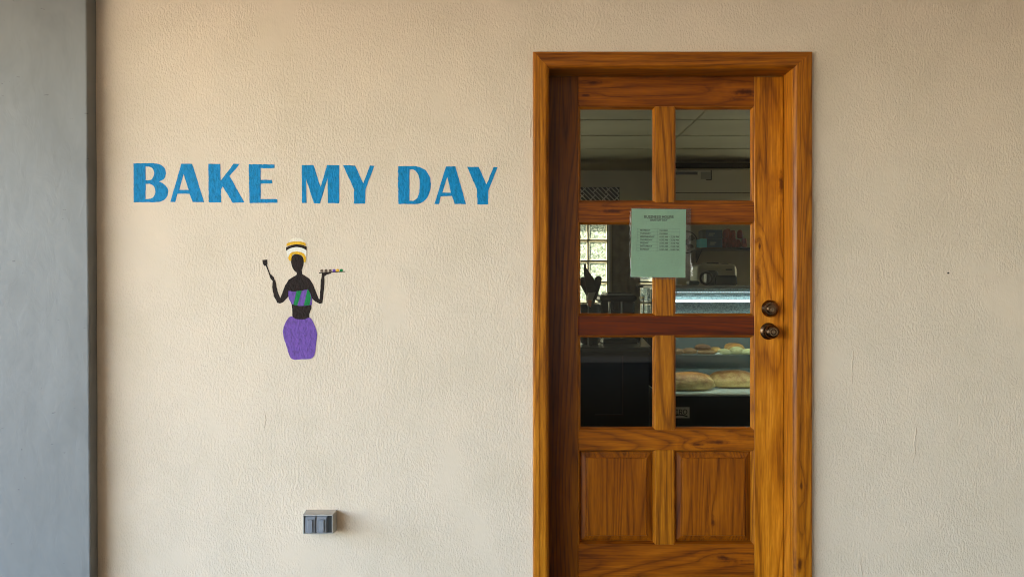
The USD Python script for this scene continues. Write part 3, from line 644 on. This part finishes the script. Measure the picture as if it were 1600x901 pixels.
for w, lab in zip(wins, ('wide bright glass block window at the left of the back wall', 'narrow bright glass block window partly hidden by the hours sign', 'six column glass block window at the far left of the back wall', 'six column glass block window at the far right of the back wall')):
    t = thing('glass_block_window', lab, 'window', ((w['x0'] + w['x1']) / 2, RY, w['z0']), 'glass block windows of the shop back wall')
    far = w['cols'] > 4
    joint = sbox(w['x0'], w['z0'], w['x1'], w['z1'])
    for i in range(w['cols']):
        for j in range(w['rows']):
            a, b = w['x0'] + i * w['pitch'] + .006, w['x0'] + (i + 1) * w['pitch'] - .006
            c, d = w['z0'] + j * w['rp'] + .006, w['z0'] + (j + 1) * w['rp'] - .006
            joint = joint.difference(sbox(a + .0005, c + .0005, b - .0005, d - .0005))
            r = sbox(a, c, b, d).buffer(-.014, join_style=1).buffer(.012)
            blk = obj('glass_block', open_back(extrude_xz(sbox(a, c, b, d).difference(r.buffer(-.012)), RY + .028, RY + .036)), M_blockrim_clear if far else M_blockrim, t)
            obj('wavy_face', open_back(extrude_xz(r.buffer(-.0125), RY + .026, RY + .036)), M_block_clear if far else M_block, blk)
    obj('mortar_joints', extrude_xz(joint, RY + .012, RY + .055), M_mortar, t)
    obj('frame_post', box(w['x1'] + .001, w['x1'] + .022, RY - .02, RY + .02, w['z0'] - .02, w['z1'] + .02), M_frame_white, t)
    obj('frame_head', box(w['x0'], w['x1'] + .0005, RY - .015, RY - .0005, w['z1'] + .001, w['z1'] + .03), M_frame_white, t)

# woven panel above the window
wp = thing('lattice_panel', 'black panel with white zigzag maze pattern above the window', 'wall panel', (0.8, RY, 1.96))
wx0, wx1, wz0, wz1 = 0.40, X(968, 7.42), 1.93, Z(292.5, 7.42)
obj('backing', box(wx0, wx1, RY - .03, RY - .002, wz0, wz1), M_black, wp)
rect = sbox(wx0 + .004, wz0 + .004, wx1 - .004, wz1 - .004)
bars = []
pitch, bwid = 0.060, 0.009
for k in range(-30, 40):
    # herringbone of long strokes
    cx, cz = wx0 + k * pitch * .75, wz0
    bars.append(LineString([(cx - .3, cz + .5), (cx + .5, cz - .3)]).buffer(bwid / 2))
for i in range(-2, 14):
    for j in range(-4, 8):
        cx, cz = wx0 + i * .118 + (j % 2) * .03, wz0 + j * .075
        bars.append(LineString([(cx, cz), (cx + .055, cz + .055)]).buffer(bwid / 2))
obj('white_lattice', extrude_xz(unary_union(bars).intersection(rect), RY - .036, RY - .0302), plain('lattice_white', (0.55, 0.55, 0.52), 0.6), wp)

# dark cloth between the windows
def cloth(x0, x1, z0, z1, y):
    nx_, nz_ = 26, 20; v = []
    for j in range(nz_):
        for i in range(nx_):
            u, t = i / (nx_ - 1), j / (nz_ - 1)
            v.append((x0 + (x1 - x0) * u, y + .012 * math.sin(u * 21 + 1.3 * t) + .014 * (meshkit.noise(np.array([[u * 6 + t * 4, t * 3, 0]]), 2)[0] - .5), z0 + (z1 - z0) * t))
    f = [(j * nx_ + i, j * nx_ + i + 1, (j + 1) * nx_ + i + 1, (j + 1) * nx_ + i) for j in range(nz_ - 1) for i in range(nx_ - 1)]
    return (np.array(v), np.array(f))
cu = thing('curtain', 'grey brown cloth hanging between the two glass block windows', 'curtain', (1.08, RY - .06, .9))
obj('cloth_sheet', cloth(0.962, 1.236, 0.88, 2.02, RY - .06), M_curtain, cu, smooth=True)
obj('curtain_rod', box(0.95, 1.25, RY - .075, RY - .05, 2.018, 2.036), M_dark, cu)

# air conditioner
ad = 7.22
ac = thing('air_conditioner', 'off white split air conditioner high on the back wall', 'air conditioner', (1.95, RY, 2.05))
ax0, ax1, az0, az1 = 1.46, 2.32, Z(314, ad), Z(262, ad)
acm = plain('aged_white_plastic', (0.58, 0.54, 0.45), 0.45)
obj('body', to_tm(m3.Manifold.hull_points(np.array([(x, y, z) for x in (ax0, ax1) for (y, z) in ((RY - .002, az0), (RY - .15, az0), (RY - .195, az0 + .03), (RY - .225, az0 + .07), (RY - .228, az1 - .03), (RY - .215, az1 - .008), (RY - .19, az1), (RY - .002, az1))]))), acm, ac)
yf = RY - .232
obj('intake_slot', box(ax0 + .02, X(1090, ad), yf - .001, yf + .006, Z(273, ad), Z(268.5, ad)), plain('slot_brown', (0.03, 0.015, 0.008), .6), ac)
obj('display_window', cbox(X(1095, ad), X(1110.5, ad), yf - .002, yf + .006, Z(280, ad), Z(269, ad), .001), plain('display_grey', (0.33, 0.32, 0.28), .4), ac)
obj('display_edge', cat(box(X(1110.5, ad), X(1112, ad), yf - .003, yf + .006, Z(281.5, ad), Z(266, ad)), box(X(1103, ad), X(1110.4, ad), yf - .003, yf + .006, Z(281.5, ad), Z(280.2, ad))), M_black, ac)
obj('louvre', hull([(x, y, z) for x in (ax0 + .03, ax1 - .03) for (y, z) in ((RY - .229, az0 + .072), (RY - .233, az0 + .070), (RY - .205, az0 + .028), (RY - .20, az0 + .03))]), acm, ac)
obj('louvre_gap', box(ax0 + .03, ax1 - .03, RY - .2305, RY - .224, az0 + .0735, az0 + .0795), M_dark, ac)
obj('top_grille', box(ax0 + .01, ax1 - .01, RY - .19, RY - .003, az1 + .0005, az1 + .05), M_black, ac)

# counters
lc = thing('front_counter', 'black counter with flat top behind the lower left pane', 'counter', (0.15, 1.6, 0))
ctz = 0.8985
obj('counter_top', cbox(-0.75, X(1017, 4.3), 1.30, 1.92, ctz - .028, ctz, .003), plain('counter_black', (0.012, 0.011, 0.010), 0.28), lc)
obj('front_panel', box(-0.74, X(1015, 4.3), 1.325, 1.345, 0, ctz - .029), M_black, lc)
obj('end_panel', box(X(1015, 4.3) - .02, X(1015, 4.3) - .001, 1.346, 1.91, 0, ctz - .029), M_black, lc)
obj('panel_strip', box(X(972, 4.32), X(974, 4.32), 1.319, 1.3245, Z(648, 4.32), ctz - .05), plain('strip_brown', (0.035, 0.012, 0.008), .4), lc)
obj('panel_strip', box(X(930, 4.32), X(974, 4.32), 1.317, 1.3185 + .004, Z(649, 4.32), Z(647, 4.32)), plain('strip_brown_two', (0.03, 0.011, 0.007), .4), lc)
bc = thing('back_counter', 'dark wood counter along the back wall of the shop', 'counter', (1.0, 4.1, 0))
obj('counter_top', box(-1.0, 3.6, 3.75, RY - .002, 0.85, 0.885), plain('dark_wood', (0.06, 0.04, 0.025), .4, noise=.2), bc)
obj('cabinet', box(-0.98, 3.58, 3.80, RY - .003, 0, 0.849), plain('dark_wood_front', (0.04, 0.027, 0.018), .5, noise=.2), bc)

# things on the front counter
rd = 4.72
rg = thing('counter_machine', 'dark boxy counter machine with flat overhanging top and two thin steel posts', 'machine', (X(963, rd), rd - 3, ctz))
mx_0, mx_1 = X(939, rd), X(988, rd)
mz = Z(459, rd)
obj('body', cbox(X(938, rd), X(991, rd), rd - 3.02, rd - 2.78, ctz + .002, mz - .045, .012), M_dark, rg)
obj('base', cbox(mx_0, X(992, rd), rd - 3.12, rd - 2.80, ctz + .001, ctz + .03, .006), M_dark, rg)
obj('top_plate', cbox(X(934, rd), X(990, rd), rd - 3.13, rd - 2.79, mz - .045, mz - .006, .012), M_dark, rg)
obj('top_trim', cbox(X(944, rd), X(984, rd), rd - 3.125, rd - 2.80, mz - .0058, mz - .0005, .0015), M_steel, rg)
obj('lid', cbox(X(946, rd), X(983, rd), rd - 3.10, rd - 2.82, mz, mz + .010, .003), M_dark, rg)
for px in (953.5, 971.5):
    obj('post', lathe([(0, 0), (.006, 0), (.006, mz - .047 - ctz - .03), (0, mz - .047 - ctz - .03)], (X(px, 4.6), 1.62, ctz + .031), 'z', 12), M_steel, rg)
obj('spout', cbox(X(958, 4.6), X(968, 4.6), 1.60, 1.72, mz - .10, mz - .0455, .008), M_black, rg)

def blobs(pts):
    s = [m3.Manifold.sphere(r, 14).scale((1, .45, 1)).translate((x, y, z)) for (x, y, z, r) in pts]
    return [m3.Manifold.batch_hull([s[i], s[i + 1]]) for i in range(len(s) - 1)]
pd = 4.55
def PP(px, py, r, dy=0): x, y, z = at(px, py, pd); return (x, y + dy, z, r)
plant = thing('potted_plant', 'dark paddle leaved plant standing out against the bright window', 'plant', (X(922, pd), pd - 3, ctz))
leaf = plain('dark_leaf', (0.05, 0.05, 0.04), 0.5, noise=.25, scale=40)
for pts in ([PP(923, 470, .026), PP(925, 452, .034), PP(921, 438, .028), PP(917, 428, .018), PP(914.5, 420, .009), PP(914, 414, .006)],
            [PP(927, 464, .022), PP(933, 442, .024), PP(935, 436, .020)],
            [PP(919, 458, .016, .02), PP(913, 441.5, .026, .02), PP(912, 438.5, .024, .02)]):
    m = pts and m3.Manifold.batch_boolean(blobs(pts), m3.OpType.Add)
    obj('leaf', to_tm(m), leaf, plant, smooth=True)
obj('pot', lathe([(0, 0), (.045, 0), (.058, .015), (.062, .20), (.060, .235), (.052, .24), (0, .24)], (X(922, pd), pd - 3, ctz + .001), 'z', 20), plain('pot_black', (0.014, 0.013, 0.012), .4), plant, smooth=30)
ct = thing('card_reader', 'grey screened card reader with an orange end in front of the dark plant', 'card reader', (X(922, 4.4), 1.42, ctz))
def slab(pxs, d, th):
    a = [at(px, py, d) for px, py in pxs]; return hull([(x, y, z) for x, y, z in a] + [(x, y + th, z - .004) for x, y, z in a])
obj('screen', slab([(919.5, 457), (931, 456), (926, 469), (918, 467)], 4.42, .02), plain('reader_grey', (0.32, 0.34, 0.29), .35), ct)
obj('orange_end', slab([(917.5, 468), (924.5, 469), (923.5, 479), (919, 477)], 4.42, .022), plain('reader_orange', (0.62, 0.20, 0.07), .45), ct)
obj('stand', hull([(x, y, z) for x in (X(919, 4.45), X(924, 4.45)) for y, z in ((1.43, ctz + .001), (1.50, ctz + .001), (1.445, Z(476, 4.45)), (1.465, Z(472, 4.45)))]), M_dark, ct)
wt = thing('paper_wedge', 'white folded card leaning on the right end of the black counter', 'card', (X(1010, 4.36), 1.5, ctz))
obj('card_front', hull([(X(1001, 4.36), 1.36, ctz + .0015), (X(1017, 4.36), 1.36, ctz + .0015), (X(1001, 4.4), 1.40, ctz + .05), (X(1003, 4.4), 1.40, ctz + .052), (X(1001, 4.36), 1.364, ctz + .0015), (X(1017, 4.36), 1.364, ctz + .0015)]), M_frame_white, wt)
obj('card_back', hull([(X(1001, 4.4), 1.4045, ctz + .048), (X(1003, 4.4), 1.4045, ctz + .05), (X(1001, 4.4), 1.46, ctz + .0015), (X(1015, 4.4), 1.46, ctz + .0015), (X(1001, 4.4), 1.456, ctz + .0015)]), M_frame_white, wt)
# jars and a chair back seen before the narrow window
sd = 6.9
st = thing('steel_rack', 'pale small rack standing before the narrow glass block window', 'rack', (X(1010, sd), sd - 3, .887))
M_cream = plain('cream_plastic', (0.5, 0.45, 0.32), .45)
for px in (1003.5, 1010, 1018.5):
    obj('upright', box(X(px, sd), X(px, sd) + .012, sd - 3.05, sd - 3.035, .887, Z(463, sd)), M_cream, st)
obj('tray', cbox(X(1001, sd), X(1021, sd), sd - 3.06, sd - 2.90, Z(467, sd), Z(463.5, sd), .002), M_cream, st)
obj('tray', cbox(X(1003, sd), X(1020, sd), sd - 3.055, sd - 2.90, Z(472, sd), Z(470, sd), .002), M_cream, st)
lp = thing('wall_shelf_bar', 'white edged dark bar crossing the narrow glass block window', 'shelf', (1.4, RY - .1, Z(446, 7.3)))
obj('shelf_board', cbox(X(997, 7.25), 1.60, RY - .20, RY - .021, Z(449, 7.25), Z(446, 7.25), .002), M_dark, lp)
obj('shelf_edge', cbox(X(997, 7.25), 1.60, RY - .207, RY - .2005, Z(446.5, 7.25), Z(444, 7.25), .001), M_frame_white, lp)

# ------------------------------------------------------------------ display case with bread
cy0, cy1, cx0, cx1 = 1.40, 2.02, X(1034, 4.4), 2.10
cz_b, cz_t = Z(617.5, 4.4), Z(445.5, 4.4)
case = thing('display_case', 'lit glass bakery display case with a black base', 'display case', (1.5, 1.7, 0))
obj('base', cbox(cx0, cx1, cy0, cy1, 0.0, cz_b - .003, .003), M_black, case)
obj('base_rim', cbox(cx0, cx1, cy0 - .004, cy0 + .03, cz_b - .0027, cz_b + .006, .001), plain('pale_rim', (0.42, 0.46, 0.43), .3), case)
obj('floor_tray', box(cx0 + .004, cx1 - .004, cy0 + .031, cy1 - .03, cz_b - .0025, cz_b + .004), plain('white_tray', (0.62, 0.65, 0.58), .35), case)
obj('top', cbox(cx0, cx1, cy0 - .004, cy1, cz_t - .018, cz_t, .003), plain('case_top_grey', (0.28, 0.29, 0.29), .35), case)
brushed = usdkit.material(stage, L('speckled_steel'), {
    'g': ('geometry', {}), 'm': ('mapping', {'scale': (1, 1, 1)}), 'n': ('noise_texture', {'scale': 130.0, 'detail': 3.0}), 'b': ('bump', {'strength': 0.6, 'distance': 0.002}),
    'r': ('rgb_ramp', {'ramp': [(0.35, (0.16, 0.21, 0.23)), (0.65, (0.42, 0.50, 0.53))]}),
    'p': ('principled_bsdf', {'metallic': 0.85, 'roughness': 0.42})},
    [('g.position', 'n.vector'), ('n.fac', 'b.height'), ('b.normal', 'p.normal'), ('n.fac', 'r.fac'), ('r.color', 'p.base_color')], surface='p.BSDF')
# curved metal hood behind the front glass at the top
hd = []
for k in range(11):
    t = k / 10; hd.append((cy0 + .05 + .11 * (t ** 1.6), cz_t - .02 - .185 * t))
hv = [(x, y, z) for (y, z) in hd for x in (cx0 + .006, cx1 - .006)]
hf = [(2 * k, 2 * k + 1, 2 * k + 3, 2 * k + 2) for k in range(10)]
obj('hood', (np.array(hv), np.array(hf)), brushed, case, smooth=True)
led = obj('light_strip', cbox(cx0 + .02, cx1 - .02, cy0 + .048, cy0 + .0515, Z(459, 4.455), Z(453.5, 4.455), .0008), plain('led_board', (0.20, 0.26, 0.27), .4), case)
n_led = 44
dots = [box(x - .0035, x + .0035, cy0 + .0455, cy0 + .0478, Z(457.2, 4.455), Z(455.2, 4.455)) for x in np.linspace(cx0 + .04, cx1 - .04, 74)]
obj('led_dots', cat(*dots), M_led_dim, led)
tube = obj('light_tube', lathe([(0, 0), (.0055, 0), (.0055, cx1 - cx0 - .03), (0, cx1 - cx0 - .03)], (0, 0, 0), 'z', 12).apply_transform(trimesh.transformations.rotation_matrix(math.pi / 2, [0, 1, 0])).apply_translation((cx0 + .015, cy0 + .052, Z(470.2, 4.455))), M_led_tube, case)
obj('back_panel', box(cx0 + .004, cx1 - .004, cy1 - .029, cy1 - .022, cz_b + .005, cz_t - .019), plain('case_back', (0.20, 0.235, 0.215), .35), case)
obj('end_glass', box(cx0 + .0005, cx0 + .0045, cy0 + .031, cy1 - .03, cz_b + .007, cz_t - .019), M_case_glass, case)
obj('front_glass', box(cx0 + .005, cx1 - .002, cy0, cy0 + .004, cz_b + .007, cz_t - .0185), M_case_glass, case)
sh_z = Z(554.5, 4.52)
obj('shelf', box(cx0 + .006, cx1 - .006, cy0 + .10, cy1 - .031, sh_z - .008, sh_z), plain('shelf_glass_grey', (0.42, 0.47, 0.43), .25), case)
obj('shelf_front', cbox(cx0 + .006, cx1 - .006, cy0 + .092, cy0 + .0995, Z(575, 4.49), sh_z + .003, .001), plain('shelf_front_grey', (0.17, 0.205, 0.185), .3), case)
obj('shelf_lip', cbox(cx0 + .006, cx1 - .006, cy0 + .088, cy0 + .0995, Z(577, 4.49), Z(575.3, 4.49), .0006), plain('lip_grey', (0.34, 0.38, 0.34), .3), case)
obj('hood_light', cbox(cx0 + .02, cx1 - .02, cy0 + .150, cy0 + .158, cz_t - .219, cz_t - .2085, .001), M_led, case)
obj('shelf_light', cbox(cx0 + .02, cx1 - .02, cy0 + .104, cy0 + .112, sh_z - .020, sh_z - .0085, .001), M_led, case)
lab = obj('case_label', box(X(1050, 4.39), X(1078, 4.39), cy0 - .0012, cy0 - .0003, Z(653, 4.39), Z(636, 4.39)), plain('label_grey', (0.36, 0.36, 0.33), .5), case)
obj('label_print', cat(text('IRO', .027, X(1056, 4.39), cy0 - .0013, Z(647, 4.39), 'l', True),
    extrude_xz(LineString([(X(x, 4.39), Z(y, 4.39)) for x, y in ((1055, 649), (1062, 648), (1068, 648.5), (1074, 650.5))]).buffer(.0035), cy0 - .0016, cy0 - .0013)), M_ink, lab)

def bread_mat(name, crust, pale, low, high):
    """Baked crust: browner on top than at the sides, floury specks."""
    nodes = {'g': ('geometry', {}), 'x': ('separate_xyz', {}), 'mr': ('map_range', {'from_min': low, 'from_max': high, 'clamp': True}),
             'n': ('noise_texture', {'scale': 22.0, 'detail': 5.0, 'roughness': 0.65}), 'a': ('math', {'math_type': 'multiply_add', 'value2': 1.9, 'value3': -0.95}),
             'ad': ('math', {'math_type': 'add'}), 'r': ('rgb_ramp', {'ramp': [(0.15, pale), (0.55, tuple((np.array(pale) + np.array(crust)) / 2)), (0.9, crust)]}),
             'n2': ('noise_texture', {'scale': 160.0, 'detail': 2.0}), 'b': ('bump', {'strength': 0.6, 'distance': 0.003}), 'p': ('principled_bsdf', {'roughness': 0.6})}
    return usdkit.material(stage, L(name), nodes, [('g.position', 'x.vector'), ('x.z', 'mr.value'), ('g.position', 'n.vector'), ('n.fac', 'a.value1'), ('mr.result', 'ad.value1'), ('a.value', 'ad.value2'), ('ad.value', 'r.fac'), ('r.color', 'p.base_color'), ('n.fac', 'b.height'), ('b.normal', 'p.normal')], surface='p.BSDF')
def bread(cx, cy, z0, lx, ly, h, seed, ang=0, p=2.4):
    m = trimesh.creation.icosphere(4, 1.0); v = np.array(m.vertices)
    s = np.sign(v) * np.abs(v) ** (2 / p); v = s / np.linalg.norm(np.abs(s) ** 1, axis=1, keepdims=True) ** 0.35
    n = meshkit.fbm(v * 2.2 + seed * 5.1, 3, seed)[:, None] - .5
    v = v * (1 + .22 * n)
    v = v / np.abs(v).max(0)
    z = v[:, 2]; z = np.where(z < 0, -np.abs(z) ** .6 * .45, z)
    z = (z + .45) / 1.45
    x, y = v[:, 0] * lx / 2, v[:, 1] * ly / 2
    c, s_ = math.cos(ang), math.sin(ang)
    m.vertices = np.stack([cx + x * c - y * s_, cy + x * s_ + y * c, z0 + z * h], 1)
    return m
ft = cz_b + .0042
GROUPS = {'bread_loaf': 'large loaves on the bottom tray', 'bread_bun': 'buns on the upper shelf'}
def loose(name, label, catg, mesh, mat, group=None):
    group = group or GROUPS.get(name)
    o = obj(name, mesh, mat, smooth=True); tag(o, label, catg, group); return o
lm = bread_mat('loaf_crust', (0.30, 0.115, 0.024), (0.66, 0.44, 0.16), ft, ft + .10)
loose('bread_loaf', 'large floury loaf at the left on the bottom tray of the display case', 'bread', bread(X(1074, 4.62), 1.60, ft, .33, .17, .112, 3, .10), lm)
loose('bread_loaf', 'large golden loaf at the right on the bottom tray of the display case', 'bread', bread(X(1147, 4.72), 1.72, ft, .33, .16, .108, 6, -.12), lm)
bm = bread_mat('bun_crust', (0.20, 0.080, 0.022), (0.38, 0.20, 0.07), sh_z, sh_z + .05)
om = bread_mat('orange_bun_crust', (0.62, 0.22, 0.03), (0.66, 0.36, 0.09), sh_z + .02, sh_z + .08)
ym = bread_mat('pale_bun_crust', (0.74, 0.64, 0.24), (0.78, 0.72, 0.38), sh_z, sh_z + .05)
sp = sh_z + .0004
def bun(px0, px1, pyt, d, mat, label, z0, seed, ly=.10):
    h = Z(pyt, d) - z0
    loose('bread_bun', label, 'bun', bread(X((px0 + px1) / 2, d), d - 3, z0, (px1 - px0) / 1200 * d, ly, h, seed), mat)
bun(1046, 1068, 543.5, 4.58, bm, 'flat brown bun at the far left of the upper shelf', sp, 11)
bun(1064, 1089, 543.0, 4.62, bm, 'flat brown bun second from the left on the upper shelf', sp, 12)
bun(1089, 1118, 546.0, 4.60, bm, 'low brown bun under the small rounded bun on the upper shelf', sp, 13)
bun(1085, 1111, 537.0, 4.63, bm, 'small rounded brown bun lying on top of other buns', Z(547.0, 4.63), 14, .09)
bun(1109, 1127, 541.5, 4.72, om, 'orange brown bun between the brown and the yellow buns', sp, 18)
bun(1131, 1163, 535.5, 4.74, om, 'glossy orange bun behind the pale yellow buns', sp, 15, .12)
bun(1121, 1142, 544.5, 4.56, ym, 'small pale yellow bun left of the biggest yellow one', sp, 16)
bun(1139, 1162, 541.0, 4.59, ym, 'biggest pale yellow bun in the middle of the yellow ones', sp, 17)
bun(1158, 1180, 544.5, 4.56, ym, 'pale yellow bun at the right edge of the upper shelf', sp, 19)
nap = obj('paper_napkin', hull([at(1117, 552.5, 4.50), at(1128, 554.5, 4.50), at(1122, 550.5, 4.54), at(1129, 552, 4.54), (X(1120, 4.5), 1.5, sp + .0005), (X(1127, 4.5), 1.5, sp + .0005)]), plain('napkin_white', (0.75, 0.74, 0.66), .7)); tag(nap, 'white paper scrap at the front of the upper shelf', 'paper')

# things on and behind the case
td = 4.62
M_slate = plain('slate_plastic', (0.045, 0.055, 0.06), .4)
tb = thing('dark_equipment_box', 'slate grey flat box lying on top of the display case', 'box', (X(1136, td), td - 3, cz_t))
obj('body', cbox(X(1118, td), X(1152, td), td - 3.0, td - 2.82, cz_t + .001, Z(431.5, td), .006), M_slate, tb)
obj('lid', cbox(X(1119, td), X(1151, td), td - 2.995, td - 2.825, Z(431.3, td), Z(430, td), .002), M_dark, tb)
hl = thing('round_dark_gadget', 'dark round gadget with a curved band on the display case', 'gadget', (X(1098, td), td - 3, cz_t))
ringm = trimesh.creation.torus(.034, .007, 24, 10); ringm.apply_transform(trimesh.transformations.rotation_matrix(math.pi / 2, [1, 0, 0])); ringm.apply_translation((X(1100, td), td - 3.05, cz_t + .042))
obj('band', ringm, M_dark, hl, smooth=True)
obj('cup', rbox(X(1073, td), X(1090, td), td - 3.06, td - 2.98, cz_t + .001, Z(438.5, td), .012), plain('cup_blue_grey', (0.06, 0.10, 0.12), .4), hl)
obj('cup', rbox(X(1106, td), X(1126, td), td - 2.97, td - 2.88, cz_t + .001, Z(422, td), .022), M_slate, hl)
wm = thing('white_appliance', 'rounded white appliance with dark top vents on the back counter', 'appliance', (X(1119, 6.9), 3.9, .886))
wd = 6.92
obj('body', rbox(X(1086, wd), X(1148, wd), 3.82, 4.16, .886, Z(412.5, wd), .05), plain('appliance_white', (0.33, 0.315, 0.265), .45), wm, smooth=40)
obj('top_vent', cbox(X(1102, wd), X(1121, wd), 3.87, 4.1, Z(412.7, wd), Z(410.3, wd), .004), M_dark, wm)
obj('top_vent', cbox(X(1125, wd), X(1136, wd), 3.87, 4.1, Z(412.7, wd), Z(411.7, wd), .002), M_dark, wm)
obj('name_plate', box(X(1129, wd), X(1139, wd), 3.815, 3.8195, Z(422.5, wd), Z(420.5, wd)), M_slate, wm)

wsd = 7.12
shz = Z(386.5, wsd)
ws = thing('wall_shelf', 'narrow dark shelf on the back wall carrying boxes', 'shelf', (2.0, RY, shz))
obj('board', box(1.70, 2.45, RY - .32, RY - .002, shz - .018, shz), plain('shelf_dark', (0.05, 0.038, 0.028), .5), ws)
for x in (1.78, 2.36): obj('bracket', hull([(x + e, y, z) for e in (0, .012) for y, z in ((RY - .002, shz - .0185), (RY - .22, shz - .0185), (RY - .002, shz - .13))]), M_dark, ws)
M_nb = plain('navy_card', (0.03, 0.085, 0.20), .5); M_cy = plain('cyan_card', (0.09, 0.55, 0.80), .5); M_lb = plain('pale_print', (0.30, 0.33, 0.34), .5)
for k, (a, b, ly_, txt) in enumerate((((385.8, 372.5), 'navy printed box with a cyan end, lower of the two on the shelf', 0, 'lower'), ((372.2, 358), 'navy printed box stacked on the other one', 0, 'upper'))):
    z0, z1 = (shz + .001 if k == 0 else Z(372.2, wsd)), Z(a[1] if False else (372.6 if k == 0 else 358.5), wsd)
    bx = thing('carton', b, 'box', (X(1114, wsd), RY - .25, z0), 'stacked navy boxes on the wall shelf')
    xa = X(1106 if k == 0 else 1104, wsd); xb = X(1130, wsd)
    obj('carton_side', cbox(xa, xb, RY - .30, RY - .14, z0, z1, .002), M_nb, bx)
    obj('carton_end', cbox(X(1096 if k == 0 else 1099, wsd), xa - .0005, RY - .30, RY - .14, z0, z1, .002), M_cy if k == 0 else plain('grey_blue_card', (0.07, 0.085, 0.10), .5), bx)
    obj('carton_print', extrude_xz(unary_union([sbox(xa + .03, z0 + .042, xa + .085, z0 + .050), sbox(xa + .026, z0 + .026, xa + .07, z0 + .033)]), RY - .3015, RY - .3002), M_lb, bx)
rb = thing('red_snack_packs', 'red brown packets heaped on the shelf right of the navy boxes', 'packets', (X(1152, wsd), RY - .2, shz))
M_red = plain('red_brown_foil', (0.26, 0.04, 0.016), .45, noise=.4, scale=30)
rr = random.Random(5)
for i in range(9):
    px = 1137 + (i % 5) * 7.6 + rr.uniform(-1, 1); lvl = i // 5
    z0 = shz + .001 + lvl * .085
    pk = bread(X(px, wsd), RY - .22 + rr.uniform(-.04, .04), z0, .055, .05, .095 + rr.uniform(-.01, .01), 30 + i, p=3)
    obj('packet', pk, M_red, rb, smooth=True)
hoop = trimesh.creation.torus(.105, .006, 36, 8); hoop.apply_transform(trimesh.transformations.rotation_matrix(math.pi / 2, [1, 0, 0])); hoop.apply_translation((X(1077, 7.3), RY - .03, Z(377, 7.3)))
fan = thing('round_wall_fan', 'dim round wall fan behind the edge of the hours sign', 'fan', (X(1077, 7.3), RY, Z(377, 7.3)))
M_dimolive = plain('dim_olive', (0.11, 0.09, 0.055), .6)
obj('rim', hoop, M_dimolive, fan, smooth=True)
for k in range(4):
    a0 = k * math.pi / 2 + .4
    c = (X(1077, 7.3), Z(377, 7.3))
    bl = Polygon([(c[0] + r * math.cos(a0 + t), c[1] + r * math.sin(a0 + t)) for r, t in ((.02, 0), (.06, -.15), (.092, 0), (.092, .5), (.07, .75), (.02, .5))])
    obj('blade', extrude_xz(bl, RY - .035, RY - .030), M_dimolive, fan)
obj('hub', lathe([(0, .03), (.02, .03), (.028, .02), (.028, 0), (0, 0)], (X(1077, 7.3), RY - .02, Z(377, 7.3)), seg=20), M_dark, fan, smooth=30)
